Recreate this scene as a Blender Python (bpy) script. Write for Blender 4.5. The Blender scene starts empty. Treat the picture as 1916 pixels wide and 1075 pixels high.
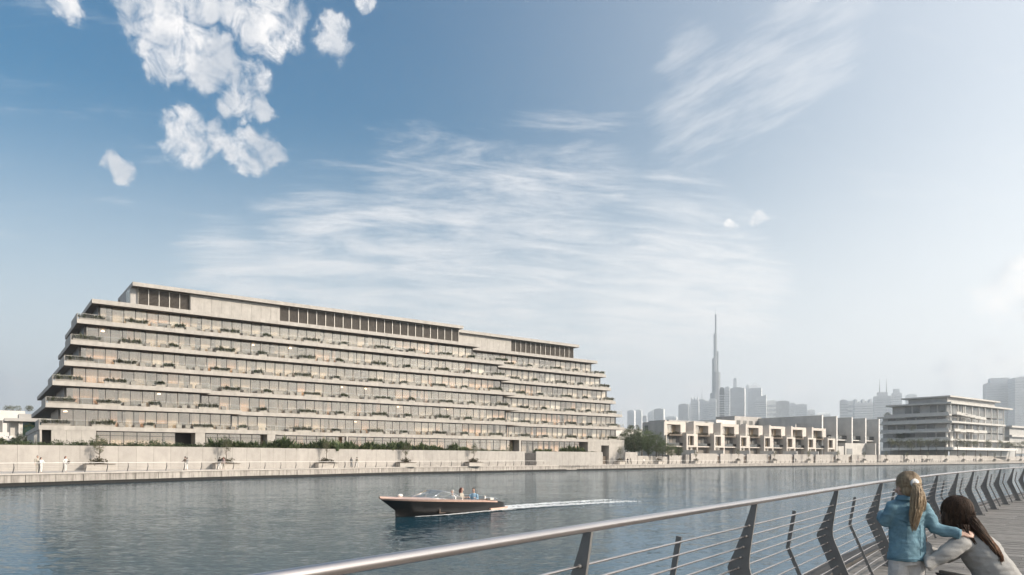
import bpy, bmesh, math, random
from mathutils import Vector, Matrix, Quaternion, noise

RNG = random.Random(11)
RAD = math.radians
scene = bpy.context.scene
COL = scene.collection
CAMZ = 2.75            # eye height above the water (z = 0)
FOC = 1330.0           # focal length in pixels of the 1916 px wide photograph
PI = math.pi

# ------------------------------------------------------------------ camera
cam_data = bpy.data.cameras.new('camera')
cam_data.sensor_width = 36.0
cam_data.lens = 36.0 * FOC / 1916.0
cam_data.shift_y = 321.0 / 1916.0
cam_data.shift_x = -2.0 / 1916.0
cam_data.clip_start = 0.05
cam_data.clip_end = 30000
cam = bpy.data.objects.new('camera', cam_data)
cam.location = (0, 0, CAMZ)
cam.rotation_euler = (RAD(90), 0, 0)
COL.objects.link(cam)
scene.camera = cam

# ------------------------------------------------------------------ light
SUN_EL, SUN_DIR = 27.0, Vector((0.94, -0.341))
world = bpy.data.worlds.new('World')
scene.world = world
world.use_nodes = True
sun_d = bpy.data.lights.new('sun', 'SUN')
sun_d.energy = 3.5
sun_d.angle = RAD(0.6)
sun_d.color = (1.0, 0.89, 0.755)
sun = bpy.data.objects.new('sun', sun_d)
_s = Vector((SUN_DIR.x * math.cos(RAD(SUN_EL)), SUN_DIR.y * math.cos(RAD(SUN_EL)), math.sin(RAD(SUN_EL)))).normalized()
sun.rotation_euler = _s.to_track_quat('Z', 'Y').to_euler()
COL.objects.link(sun)

vs = scene.view_settings
vs.view_transform = 'Standard'
vs.look = 'None'
vs.exposure = 0.97
vs.gamma = 1.0
vs.use_curve_mapping = False
scene.render.film_transparent = False
cy = scene.cycles
cy.use_denoising = True
try:
    cy.denoiser = 'OPENIMAGEDENOISE'
except Exception:
    pass
cy.max_bounces = 7
cy.diffuse_bounces = 3
cy.glossy_bounces = 3
cy.transparent_max_bounces = 24
cy.volume_bounces = 1
cy.sample_clamp_indirect = 6.0
cy.caustics_reflective = False
cy.caustics_refractive = False

HAZE_DENSITY = 0.00018


def direction(px, py):
    """unit direction in the world towards a place in the sky"""
    return Vector(((px - 960.0), FOC, (858.5 - py))).normalized()


def build_world():
    nt = world.node_tree
    N, L = nt.nodes, nt.links
    N.clear()
    out = N.new('ShaderNodeOutputWorld')
    bg = N.new('ShaderNodeBackground')
    bg.inputs['Strength'].default_value = 0.078
    L.new(bg.outputs[0], out.inputs['Surface'])
    sky = N.new('ShaderNodeTexSky')
    sky.sky_type = 'NISHITA'
    sky.sun_disc = False
    sky.sun_elevation = RAD(SUN_EL)
    sky.sun_rotation = math.atan2(SUN_DIR.x, SUN_DIR.y)
    sky.altitude = 0
    sky.air_density = 1.8
    sky.dust_density = 1.0
    sky.ozone_density = 5.0
    tc = N.new('ShaderNodeTexCoord')

    def math_n(op, a, b=None, clamp=False):
        n = N.new('ShaderNodeMath')
        n.operation = op
        n.use_clamp = clamp
        for i, q in enumerate((a, b)):
            if q is None:
                continue
            if isinstance(q, (int, float)):
                n.inputs[i].default_value = q
            else:
                L.new(q, n.inputs[i])
        return n.outputs[0]

    def mrange(v, a, b, c=0.0, d=1.0, smooth=True):
        n = N.new('ShaderNodeMapRange')
        n.interpolation_type = 'SMOOTHSTEP' if smooth else 'LINEAR'
        L.new(v, n.inputs[0])
        for i, q in enumerate((a, b, c, d)):
            n.inputs[1 + i].default_value = q
        return n.outputs[0]

    def noise_n(vec, scale, detail=5, rough=0.55, dist=0.0):
        n = N.new('ShaderNodeTexNoise')
        n.inputs['Scale'].default_value = scale
        n.inputs['Detail'].default_value = detail
        n.inputs['Roughness'].default_value = rough
        n.inputs['Distortion'].default_value = dist
        L.new(vec, n.inputs['Vector'])
        return n.outputs[0]

    def mapping(vec, rot, scale):
        n = N.new('ShaderNodeMapping')
        n.vector_type = 'TEXTURE'
        n.inputs['Rotation'].default_value = rot
        n.inputs['Scale'].default_value = [1.0 / q for q in scale]
        L.new(vec, n.inputs['Vector'])
        return n.outputs[0]

    D = tc.outputs['Generated']
    sep = N.new('ShaderNodeSeparateXYZ')
    L.new(D, sep.inputs[0])
    zc = math_n('ADD', math_n('MAXIMUM', sep.outputs[2], 0.0), 0.14)
    # directions pushed about by noise, so that cloud outlines are ragged
    Dw = D
    for sc, amt in ((9.0, 0.055), (34.0, 0.032)):
        nz = N.new('ShaderNodeTexNoise')
        nz.inputs['Scale'].default_value = sc
        nz.inputs['Detail'].default_value = 5
        nz.inputs['Roughness'].default_value = 0.6
        L.new(D, nz.inputs['Vector'])
        s1 = N.new('ShaderNodeVectorMath')
        s1.operation = 'SUBTRACT'
        L.new(nz.outputs['Color'], s1.inputs[0])
        s1.inputs[1].default_value = (0.5, 0.5, 0.5)
        s2 = N.new('ShaderNodeVectorMath')
        s2.operation = 'SCALE'
        L.new(s1.outputs[0], s2.inputs[0])
        s2.inputs['Scale'].default_value = amt
        s3 = N.new('ShaderNodeVectorMath')
        s3.operation = 'ADD'
        L.new(Dw, s3.inputs[0])
        L.new(s2.outputs[0], s3.inputs[1])
        s4 = N.new('ShaderNodeVectorMath')
        s4.operation = 'NORMALIZE'
        L.new(s3.outputs[0], s4.inputs[0])
        Dw = s4.outputs[0]
    comb = N.new('ShaderNodeCombineXYZ')
    L.new(math_n('DIVIDE', sep.outputs[0], zc), comb.inputs[0])
    L.new(math_n('DIVIDE', sep.outputs[1], zc), comb.inputs[1])
    plane = comb.outputs[0]

    def spot(px, py, r_px, warp=False):
        """soft round mask round a direction"""
        c = direction(px, py)
        n = N.new('ShaderNodeVectorMath')
        n.operation = 'DOT_PRODUCT'
        L.new(Dw if warp else D, n.inputs[0])
        n.inputs[1].default_value = c
        k = math.cos(math.atan2(858.5 - py, FOC)) * math.cos(math.atan2(px - 960, FOC))
        r = math.atan(r_px * k / FOC)
        return mrange(n.outputs['Value'], math.cos(r * 1.25), 1.0)

    def union(items):
        acc = items[0]
        for it in items[1:]:
            acc = math_n('MAXIMUM', acc, it)
        return acc

    # puffy clouds, upper left, and banks near the horizon
    puffs = [(255, 10, 48), (300, 45, 60), (345, 75, 66), (395, 110, 56), (320, 118, 44), (432, 125, 30), (350, 15, 55), (405, 18, 26),
             (470, 25, 52), (505, 60, 56), (530, 50, 40), (626, 78, 36), (470, 158, 36), (448, 196, 30), (490, 205, 22),
             (352, 262, 46), (333, 245, 26), (345, 220, 22), (410, 250, 26), (462, 280, 36), (494, 292, 34), (204, 308, 26), (110, 5, 30), (680, 2, 22),
             (1410, 414, 15), (1365, 427, 11), (1905, 545, 60), (1860, 552, 40), (1850, 690, 55), (1900, 680, 60), (1790, 706, 40),
             (1180, 765, 40), (1310, 735, 30), (30, 735, 45), (60, 750, 40), (8, 725, 30), (1500, 750, 30), (-70, 740, 50), (2060, 650, 80), (2180, 520, 60)]
    far = mrange(noise_n(mapping(D, (0, 0, 0), (1, 1, 2.2)), 2.6, 2, 0.5), 0.66, 0.8)
    # no extra scattered puffs inside the blue part ahead
    ahead = mrange(sep.outputs[1], 0.35, 0.1)
    m = union([spot(p[0], p[1], p[2] * 1.2, True) for p in puffs] + [math_n('MULTIPLY', far, ahead)])
    n1 = noise_n(D, 40, 9, 0.66, 0.5)
    n1b = noise_n(D, 14, 4, 0.6, 0.3)
    dens = math_n('ADD', math_n('MULTIPLY', n1, 3.7), math_n('MULTIPLY', m, 1.3))
    dens = math_n('ADD', dens, math_n('MULTIPLY', math_n('SUBTRACT', n1b, 0.5), 1.0))
    puff = math_n('MULTIPLY', mrange(dens, 2.2, 3.5, 0.0, 0.97), mrange(m, 0.04, 0.62))

    # thin high cloud
    c1 = noise_n(mapping(plane, (0, 0, RAD(8)), (0.7, 2.1, 1)), 3.6, 11, 0.7, 0.5)
    c2 = noise_n(mapping(plane, (0, 0, RAD(-12)), (1, 1, 1)), 0.55, 3, 0.5)
    c3 = noise_n(mapping(plane, (0, 0, RAD(-50)), (0.9, 2.6, 1)), 5.5, 9, 0.68, 0.25)
    band = union([spot(820, 430, 190), spot(1000, 470, 230), spot(1200, 520, 210), spot(620, 500, 170), spot(900, 545, 220), spot(1090, 370, 130),
                  spot(1360, 560, 120), spot(440, 540, 130)])
    streak = union([spot(1290, 225, 90), spot(1360, 180, 120), spot(1450, 120, 130), spot(1530, 75, 110), spot(1300, 120, 80)])
    ci = math_n('ADD', math_n('MULTIPLY', band, 0.30), math_n('ADD', math_n('MULTIPLY', math_n('SUBTRACT', c2, 0.5), 0.55), c1))
    cirrus = mrange(ci, 0.56, 1.02, 0.0, 0.76)
    st = math_n('ADD', math_n('MULTIPLY', streak, 0.26), math_n('ADD', math_n('MULTIPLY', math_n('SUBTRACT', c2, 0.5), 0.2), c3))
    cirrus2 = math_n('MULTIPLY', mrange(st, 0.58, 0.97, 0.0, 0.36), mrange(streak, 0.0, 0.5, 0.12, 1.0))
    thin = math_n('MAXIMUM', cirrus, cirrus2)
    up = mrange(sep.outputs[2], -0.005, 0.03)
    thin = math_n('MULTIPLY', thin, up)

    # clean blue overhead, milky towards the horizon and towards the sun
    tint = N.new('ShaderNodeMixRGB')
    tint.blend_type = 'MULTIPLY'
    tint.inputs[0].default_value = 1.0
    L.new(sky.outputs[0], tint.inputs[1])
    tint.inputs[2].default_value = (0.06, 0.49, 0.68, 1)
    sd = N.new('ShaderNodeVectorMath')
    sd.operation = 'DOT_PRODUCT'
    L.new(D, sd.inputs[0])
    sd.inputs[1].default_value = (SUN_DIR.x, SUN_DIR.y, 0.0)
    v_s = mrange(sd.outputs['Value'], -0.5, 0.62, 0.0, 0.70)
    v_h = mrange(sep.outputs[2], 0.44, 0.0, 0.0, 0.92)
    inv = math_n('MULTIPLY', math_n('SUBTRACT', 1.0, v_s), math_n('SUBTRACT', 1.0, v_h))
    veil = N.new('ShaderNodeMixRGB')
    L.new(math_n('SUBTRACT', 1.0, inv), veil.inputs[0])
    L.new(tint.outputs[0], veil.inputs[1])
    veil.inputs[2].default_value = (8.3, 8.2, 8.1, 1)
    mix1 = N.new('ShaderNodeMixRGB')
    L.new(thin, mix1.inputs[0])
    L.new(veil.outputs[0], mix1.inputs[1])
    mix1.inputs[2].default_value = (8.0, 7.75, 7.5, 1)
    mix2 = N.new('ShaderNodeMixRGB')
    L.new(math_n('MULTIPLY', puff, up), mix2.inputs[0])
    L.new(mix1.outputs[0], mix2.inputs[1])
    ramp = N.new('ShaderNodeMixRGB')
    L.new(mrange(noise_n(D, 13, 4, 0.5), 0.36, 0.62), ramp.inputs[0])
    ramp.inputs[1].default_value = (4.8, 5.0, 5.3, 1)
    ramp.inputs[2].default_value = (8.2, 7.9, 7.6, 1)
    L.new(ramp.outputs[0], mix2.inputs[2])
    L.new(mix2.outputs[0], bg.inputs['Color'])


build_world()

# ------------------------------------------------------------------ materials


def new_mat(name):
    m = bpy.data.materials.new(name)
    m.use_nodes = True
    nt = m.node_tree
    return m, nt, nt.nodes['Principled BSDF']


def pm(name, base, rough=0.7, metal=0.0, var=0.18, vscale=1.5, bump=0.0, bscale=30.0, stretch=(1, 1, 1), per_obj=0.0, per_island=0.0,
       base2=None, spec=0.5, detail=6, coat=0.0, streaks=0.0, sscale=(2.5, 2.5, 0.25), dark=0.35):
    m, nt, b = new_mat(name)
    N, L = nt.nodes, nt.links
    b.inputs['Roughness'].default_value = rough
    b.inputs['Metallic'].default_value = metal
    b.inputs['Specular IOR Level'].default_value = spec
    b.inputs['Coat Weight'].default_value = coat
    geo = N.new('ShaderNodeNewGeometry')
    mp = N.new('ShaderNodeMapping')
    mp.inputs['Scale'].default_value = stretch
    L.new(geo.outputs['Position'], mp.inputs['Vector'])
    nz = N.new('ShaderNodeTexNoise')
    nz.inputs['Scale'].default_value = vscale
    nz.inputs['Detail'].default_value = detail
    nz.inputs['Roughness'].default_value = 0.6
    L.new(mp.outputs[0], nz.inputs['Vector'])
    mix = N.new('ShaderNodeMixRGB')
    c2 = base2 if base2 else tuple(max(0.0, c * (1 - var)) for c in base)
    c1 = base if base2 else tuple(min(1.0, c * (1 + var)) for c in base)
    mix.inputs[1].default_value = (*c2, 1)
    mix.inputs[2].default_value = (*c1, 1)
    mr = N.new('ShaderNodeMapRange')
    mr.inputs[1].default_value, mr.inputs[2].default_value = 0.3, 0.7
    L.new(nz.outputs[0], mr.inputs[0])
    L.new(mr.outputs[0], mix.inputs[0])
    colr = mix.outputs[0]

    def vary(sock, amount):
        nonlocal colr
        a = N.new('ShaderNodeMapRange')
        a.inputs[3].default_value, a.inputs[4].default_value = 1 - amount, 1 + amount
        L.new(sock, a.inputs[0])
        vm = N.new('ShaderNodeVectorMath')
        vm.operation = 'SCALE'
        L.new(colr, vm.inputs[0])
        L.new(a.outputs[0], vm.inputs['Scale'])
        colr = vm.outputs[0]
    if per_obj:
        oi = N.new('ShaderNodeObjectInfo')
        vary(oi.outputs['Random'], per_obj)
    if per_island:
        vary(geo.outputs['Random Per Island'], per_island)
    if streaks:
        mp2 = N.new('ShaderNodeMapping')
        mp2.inputs['Scale'].default_value = sscale
        L.new(geo.outputs['Position'], mp2.inputs['Vector'])
        n2 = N.new('ShaderNodeTexNoise')
        n2.inputs['Scale'].default_value = 1.0
        n2.inputs['Detail'].default_value = 7
        n2.inputs['Roughness'].default_value = 0.65
        L.new(mp2.outputs[0], n2.inputs['Vector'])
        r2 = N.new('ShaderNodeMapRange')
        r2.inputs[1].default_value, r2.inputs[2].default_value = 0.45, 0.72
        r2.inputs[3].default_value, r2.inputs[4].default_value = 1.0, 1.0 - streaks
        L.new(n2.outputs[0], r2.inputs[0])
        vm = N.new('ShaderNodeVectorMath')
        vm.operation = 'SCALE'
        L.new(colr, vm.inputs[0])
        L.new(r2.outputs[0], vm.inputs['Scale'])
        colr = vm.outputs[0]
    L.new(colr, b.inputs['Base Color'])
    if bump:
        nb = N.new('ShaderNodeTexNoise')
        nb.inputs['Scale'].default_value = bscale
        nb.inputs['Detail'].default_value = 4
        L.new(mp.outputs[0], nb.inputs['Vector'])
        bp = N.new('ShaderNodeBump')
        bp.inputs['Strength'].default_value = bump
        bp.inputs['Distance'].default_value = 0.02
        L.new(nb.outputs[0], bp.inputs['Height'])
        L.new(bp.outputs[0], b.inputs['Normal'])
    return m


def glass_mat(name, tint, refl=0.16, rough=0.02):
    m = bpy.data.materials.new(name)
    m.use_nodes = True
    nt = m.node_tree
    N, L = nt.nodes, nt.links
    N.clear()
    out = N.new('ShaderNodeOutputMaterial')
    tr = N.new('ShaderNodeBsdfTransparent')
    tr.inputs[0].default_value = (*tint, 1)
    gl = N.new('ShaderNodeBsdfGlossy')
    gl.inputs['Roughness'].default_value = rough
    gl.inputs['Color'].default_value = (0.98, 0.92, 0.85, 1)
    lw = N.new('ShaderNodeLayerWeight')
    lw.inputs['Blend'].default_value = 0.5
    fr = N.new('ShaderNodeMath')
    fr.operation = 'POWER'
    L.new(lw.outputs['Facing'], fr.inputs[0])
    fr.inputs[1].default_value = 4.5
    ad = N.new('ShaderNodeMath')
    ad.operation = 'ADD'
    ad.use_clamp = True
    L.new(fr.outputs[0], ad.inputs[0])
    ad.inputs[1].default_value = refl
    mx = N.new('ShaderNodeMixShader')
    L.new(ad.outputs[0], mx.inputs[0])
    L.new(tr.outputs[0], mx.inputs[1])
    L.new(gl.outputs[0], mx.inputs[2])
    L.new(mx.outputs[0], out.inputs[0])
    return m


def leaf_mat(name, c, c2, trans=0.25):
    m, nt, b = new_mat(name)
    N, L = nt.nodes, nt.links
    geo = N.new('ShaderNodeNewGeometry')
    oi = N.new('ShaderNodeObjectInfo')
    mix = N.new('ShaderNodeMixRGB')
    mix.inputs[1].default_value = (*c, 1)
    mix.inputs[2].default_value = (*c2, 1)
    L.new(geo.outputs['Random Per Island'], mix.inputs[0])
    a = N.new('ShaderNodeMapRange')
    a.inputs[3].default_value, a.inputs[4].default_value = 0.75, 1.25
    L.new(oi.outputs['Random'], a.inputs[0])
    vm = N.new('ShaderNodeVectorMath')
    vm.operation = 'SCALE'
    L.new(mix.outputs[0], vm.inputs[0])
    L.new(a.outputs[0], vm.inputs['Scale'])
    L.new(vm.outputs[0], b.inputs['Base Color'])
    b.inputs['Roughness'].default_value = 0.55
    out = [n for n in N if n.type == 'OUTPUT_MATERIAL'][0]
    tl = N.new('ShaderNodeBsdfTranslucent')
    L.new(vm.outputs[0], tl.inputs[0])
    mx = N.new('ShaderNodeMixShader')
    mx.inputs[0].default_value = trans
    L.new(b.outputs[0], mx.inputs[1])
    L.new(tl.outputs[0], mx.inputs[2])
    L.new(mx.outputs[0], out.inputs[0])
    return m


M = {}
M['stone'] = pm('pale_travertine', (0.42, 0.39, 0.355), 0.75, var=0.10, vscale=1.1, bump=0.25, bscale=18, streaks=0.16, sscale=(1.6, 1.6, 0.3), per_obj=0.05)
M['stone_core'] = pm('slab_stone', (0.36, 0.33, 0.30), 0.8, var=0.12, vscale=0.8)
M['soffit'] = pm('shaded_soffit', (0.15, 0.125, 0.105), 0.6, var=0.12, vscale=0.5)  # dark brown puts the shade under the slabs into the colour
M['side_stone'] = pm('grey_render', (0.42, 0.395, 0.37), 0.8, var=0.14, vscale=0.35, streaks=0.12, sscale=(0.8, 0.8, 0.15))
M['wall_stone'] = pm('retaining_wall_stone', (0.38, 0.35, 0.318), 0.75, var=0.09, vscale=0.9, bump=0.2, bscale=14, streaks=0.14, sscale=(1.2, 1.2, 0.3), per_obj=0.06)
M['quay'] = pm('quay_concrete', (0.385, 0.35, 0.315), 0.8, var=0.16, vscale=1.6, bump=0.4, bscale=9, streaks=0.6, sscale=(2.6, 2.6, 0.22), per_obj=0.1)
M['quay_dark'] = pm('shaded_quay_recess', (0.014, 0.013, 0.012), 0.8, var=0.3, vscale=2.0)  # near-black colour stands in for shade in the gap under the blocks
M['paving'] = pm('promenade_paving', (0.42, 0.385, 0.35), 0.8, var=0.1, vscale=0.7, bump=0.1)
M['coping'] = pm('coping_stone', (0.44, 0.40, 0.36), 0.75, var=0.1, vscale=1.5, per_obj=0.05)
M['soil'] = pm('planting_soil', (0.06, 0.05, 0.035), 0.95, var=0.3, vscale=3)
M['ground'] = pm('garden_ground', (0.16, 0.14, 0.10), 0.95, var=0.25, vscale=0.05)
M['glass'] = glass_mat('window_glass', (0.95, 0.915, 0.86), 0.18)
M['clear'] = glass_mat('balustrade_glass', (0.96, 0.965, 0.96), 0.03)
M['dark_glass'] = glass_mat('smoked_glass', (0.33, 0.36, 0.38), 0.10)
M['teal_glass'] = pm('teal_glazing', (0.03, 0.13, 0.15), 0.08, var=0.4, vscale=0.2, spec=0.8)
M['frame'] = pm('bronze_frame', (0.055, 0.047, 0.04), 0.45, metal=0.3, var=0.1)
M['rail_light'] = pm('pale_metal_rail', (0.50, 0.47, 0.42), 0.45, metal=0.2, var=0.08)
M['white_rail'] = pm('white_handrail', (0.72, 0.69, 0.65), 0.4, var=0.05)
M['louvre'] = pm('louvre_slat', (0.25, 0.21, 0.175), 0.6, var=0.12, per_obj=0.06)
M['interior'] = pm('interior_wall', (0.56, 0.46, 0.36), 0.9, var=0.2, vscale=0.14, detail=2)
M['curtain_cream'] = pm('cream_curtain', (0.74, 0.635, 0.51), 0.9, var=0.14, vscale=0.8, stretch=(3, 3, 0.2), per_obj=0.1)
M['curtain_grey'] = pm('greige_curtain', (0.40, 0.34, 0.275), 0.9, var=0.15, vscale=0.8, stretch=(3, 3, 0.2), per_obj=0.15)
M['curtain_peach'] = pm('peach_glow_curtain', (0.78, 0.53, 0.35), 0.9, var=0.12, vscale=0.8, stretch=(3, 3, 0.2), per_obj=0.1)  # peach cloth, its warm tone also standing in for lit-room glow
M['curtain_white'] = pm('white_curtain', (0.84, 0.79, 0.71), 0.9, var=0.08, vscale=0.8, stretch=(3, 3, 0.2))
M['fabric'] = pm('outdoor_fabric', (0.33, 0.30, 0.265), 0.9, var=0.1, vscale=4, per_obj=0.25)
M['planter'] = pm('planter_stone', (0.44, 0.40, 0.355), 0.8, var=0.12, vscale=2, per_obj=0.1)
M['timber'] = pm('dark_timber', (0.13, 0.10, 0.075), 0.7, var=0.25, vscale=6)
M['leaf'] = leaf_mat('shrub_leaf', (0.065, 0.082, 0.042), (0.15, 0.155, 0.085))
M['leaf_dark'] = leaf_mat('dark_leaf', (0.035, 0.055, 0.026), (0.115, 0.135, 0.06))
M['leaf_lush'] = leaf_mat('lush_leaf', (0.065, 0.095, 0.042), (0.165, 0.19, 0.085), 0.4)
M['leaf_dry'] = leaf_mat('olive_leaf', (0.10, 0.105, 0.055), (0.17, 0.165, 0.09))
M['leaf_brown'] = leaf_mat('reddish_leaf', (0.055, 0.05, 0.03), (0.12, 0.10, 0.06))
M['bark'] = pm('bark', (0.12, 0.095, 0.07), 0.9, var=0.3, vscale=8)
M['white'] = pm('white_render', (0.66, 0.63, 0.59), 0.7, var=0.06, vscale=0.6)
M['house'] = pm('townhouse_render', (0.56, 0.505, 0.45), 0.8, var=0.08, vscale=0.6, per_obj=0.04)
M['house_back'] = pm('townhouse_shade', (0.21, 0.19, 0.17), 0.85, var=0.12, vscale=0.5)  # render darkened in colour for the shade of the upper storey
M['fin'] = pm('fin_wall_grey', (0.50, 0.475, 0.44), 0.85, var=0.12, vscale=0.25, streaks=0.15, sscale=(0.5, 0.5, 0.2))
M['pav'] = pm('pavilion_slab', (0.50, 0.475, 0.44), 0.7, var=0.08, vscale=0.4)
M['pav_dark'] = pm('pavilion_cladding', (0.40, 0.385, 0.365), 0.6, var=0.15, vscale=0.5)
M['pav_glass'] = pm('pavilion_glazing', (0.19, 0.185, 0.175), 0.2, var=0.35, vscale=0.18, spec=0.6)
M['steel'] = pm('painted_steel', (0.17, 0.165, 0.158), 0.5, metal=0.25, var=0.12, vscale=9, bump=0.05, bscale=60)
M['stainless'] = pm('brushed_stainless', (0.62, 0.56, 0.53), 0.26, metal=1.0, var=0.06, vscale=3, stretch=(1, 1, 6))
M['plank'] = pm('weathered_plank', (0.18, 0.165, 0.148), 0.72, var=0.3, vscale=7, stretch=(1, 1, 1), bump=0.3, bscale=45, per_obj=0.3, detail=8)
M['edge_beam'] = pm('dark_edge_beam', (0.055, 0.05, 0.045), 0.7, var=0.2, vscale=4)
# ------------------------------------------------------------------ mesh helpers


class MB:
    """collects faces of one mesh"""

    def __init__(self):
        self.v, self.f, self.m, self.s = [], [], [], []

    def face(self, pts, m=0, smooth=False):
        n = len(self.v)
        self.v += [tuple(p) for p in pts]
        self.f.append(tuple(range(n, n + len(pts))))
        self.m.append(m)
        self.s.append(smooth)

    def raw(self, verts, faces, m=0, smooth=False):
        n = len(self.v)
        self.v += [tuple(p) for p in verts]
        for f in faces:
            self.f.append(tuple(i + n for i in f))
            self.m.append(m)
            self.s.append(smooth)

    def box(self, x0, y0, z0, x1, y1, z1, m=0):
        v = [(x0, y0, z0), (x1, y0, z0), (x1, y1, z0), (x0, y1, z0), (x0, y0, z1), (x1, y0, z1), (x1, y1, z1), (x0, y1, z1)]
        self.raw(v, [(0, 3, 2, 1), (4, 5, 6, 7), (0, 1, 5, 4), (1, 2, 6, 5), (2, 3, 7, 6), (3, 0, 4, 7)], m)

    def obox(self, c, ax, ay, az, m=0):
        c, ax, ay, az = Vector(c), Vector(ax), Vector(ay), Vector(az)
        v = [c + sx * ax + sy * ay + sz * az for sz in (-1, 1) for sx, sy in ((-1, -1), (1, -1), (1, 1), (-1, 1))]
        self.raw(v, [(0, 3, 2, 1), (4, 5, 6, 7), (0, 1, 5, 4), (1, 2, 6, 5), (2, 3, 7, 6), (3, 0, 4, 7)], m)

    def prism(self, poly, z0, z1, m=0, mtop=None, mbot=None):
        n = len(poly)
        a = sum(poly[i][0] * poly[(i + 1) % n][1] - poly[(i + 1) % n][0] * poly[i][1] for i in range(n))
        if a < 0:
            poly = poly[::-1]
        v = [(p[0], p[1], z0) for p in poly] + [(p[0], p[1], z1) for p in poly]
        self.raw(v, [tuple(range(n - 1, -1, -1))], m if mbot is None else mbot)
        k = len(self.v) - 2 * n
        self.f.append(tuple(k + n + i for i in range(n)))
        self.m.append(m if mtop is None else mtop)
        self.s.append(False)
        for i in range(n):
            j = (i + 1) % n
            self.f.append((k + i, k + j, k + n + j, k + n + i))
            self.m.append(m)
            self.s.append(False)

    def loft(self, rings, m=0, smooth=True, caps=True):
        n = len(rings[0])
        base = len(self.v)
        for r in rings:
            self.v += [tuple(p) for p in r]
        for i in range(len(rings) - 1):
            for j in range(n):
                k = (j + 1) % n
                self.f.append((base + i * n + j, base + i * n + k, base + (i + 1) * n + k, base + (i + 1) * n + j))
                self.m.append(m)
                self.s.append(smooth)
        if caps:
            self.f.append(tuple(base + j for j in range(n - 1, -1, -1)))
            self.f.append(tuple(base + (len(rings) - 1) * n + j for j in range(n)))
            self.m += [m, m]
            self.s += [smooth, smooth]

    def tube(self, pts, r, n=8, m=0, smooth=True, flat=1.0):
        pts = [Vector(p) for p in pts]
        if not isinstance(r, (list, tuple)):
            r = [r] * len(pts)
        rings = []
        up = Vector((0, 0, 1))
        prev = None
        for i, p in enumerate(pts):
            t = (pts[min(i + 1, len(pts) - 1)] - pts[max(i - 1, 0)])
            t = t.normalized() if t.length > 1e-9 else Vector((0, 0, 1))
            if prev is None:
                a = t.cross(up)
                if a.length < 0.05:
                    a = t.cross(Vector((1, 0, 0)))
            else:
                a = prev - t * prev.dot(t)
            a.normalize()
            prev = a
            b = t.cross(a)
            rings.append([p + (a * math.cos(q) + b * math.sin(q) * flat) * r[i] for q in (2 * PI * j / n for j in range(n))])
        self.loft(rings, m, smooth)

    def ellipsoid(self, c, rx, ry, rz, n=12, k=8, m=0, rot=None):
        rings = []
        for i in range(1, k):
            th = PI * i / k
            ring = []
            for j in range(n):
                q = 2 * PI * j / n
                p = Vector((rx * math.sin(th) * math.cos(q), ry * math.sin(th) * math.sin(q), -rz * math.cos(th)))
                if rot is not None:
                    p = rot @ p
                ring.append(Vector(c) + p)
            rings.append(ring)
        self.loft(rings, m)

    def mesh(self, name, mats):
        me = bpy.data.meshes.new(name)
        me.from_pydata(self.v, [], self.f)
        if not isinstance(mats, (list, tuple)):
            mats = [mats]
        for q in mats:
            me.materials.append(q)
        me.polygons.foreach_set('material_index', self.m)
        me.polygons.foreach_set('use_smooth', self.s)
        me.update()
        return me

    def build(self, name, mats, parent=None, loc=None):
        return link(name, self.mesh(name, mats), parent, loc)


def link(name, me, parent=None, loc=None, rz=0.0, scale=None):
    o = bpy.data.objects.new(name, me)
    COL.objects.link(o)
    if parent is not None:
        o.parent = parent
    if loc is not None:
        o.location = loc
    if rz:
        o.rotation_euler = (0, 0, rz)
    if scale is not None:
        o.scale = scale
    return o


def tag(o, label, cat, group=None, kind=None):
    o['label'] = label
    o['category'] = cat
    if group:
        o['group'] = group
    if kind:
        o['kind'] = kind
    return o


def thing(name, label, cat, loc=(0, 0, 0), rz=0.0, group=None):
    o = bpy.data.objects.new(name, None)
    o.empty_display_size = 0.3
    COL.objects.link(o)
    o.location = loc
    o.rotation_euler = (0, 0, rz)
    return tag(o, label, cat, group)


def structure(o, label=None):
    o['kind'] = 'structure'
    if label:
        o['label'] = label
    return o


def stuff(o):
    o['kind'] = 'stuff'
    return o


def copy_tree(o, parent=None, name=None):
    c = o.copy()
    COL.objects.link(c)
    if parent is not None:
        c.parent = parent
    for ch in [q for q in bpy.data.objects if q.parent == o]:
        copy_tree(ch, c)
    return c


ORD = ['first', 'second', 'third', 'fourth', 'fifth', 'sixth', 'seventh', 'eighth', 'ninth', 'tenth', 'eleventh', 'twelfth', 'thirteenth', 'fourteenth',
       'fifteenth', 'sixteenth', 'seventeenth', 'eighteenth', 'nineteenth', 'twentieth', 'twenty-first', 'twenty-second', 'twenty-third', 'twenty-fourth',
       'twenty-fifth', 'twenty-sixth', 'twenty-seventh', 'twenty-eighth', 'twenty-ninth', 'thirtieth', 'thirty-first', 'thirty-second', 'thirty-third', 'thirty-fourth', 'thirty-fifth', 'thirty-sixth']


def nth(i):
    return ORD[i] if i < len(ORD) else 'number %d' % (i + 1)


def at(px, dist, z=0.0):
    """the point seen in column px at a distance (metres ahead)"""
    return Vector(((px - 960.0) / FOC * dist, dist, z))


def catmull(pts, step):
    P = [Vector((p[0], p[1])) for p in pts]
    P = [2 * P[0] - P[1]] + P + [2 * P[-1] - P[-2]]
    out = []
    for i in range(1, len(P) - 2):
        p0, p1, p2, p3 = P[i - 1:i + 3]
        n = max(2, int((p2 - p1).length / step))
        for k in range(n):
            t = k / n
            out.append(0.5 * ((2 * p1) + (p2 - p0) * t + (2 * p0 - 5 * p1 + 4 * p2 - p3) * t * t + (3 * p1 - p0 - 3 * p2 + p3) * t ** 3))
    out.append(P[-2])
    return out


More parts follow.
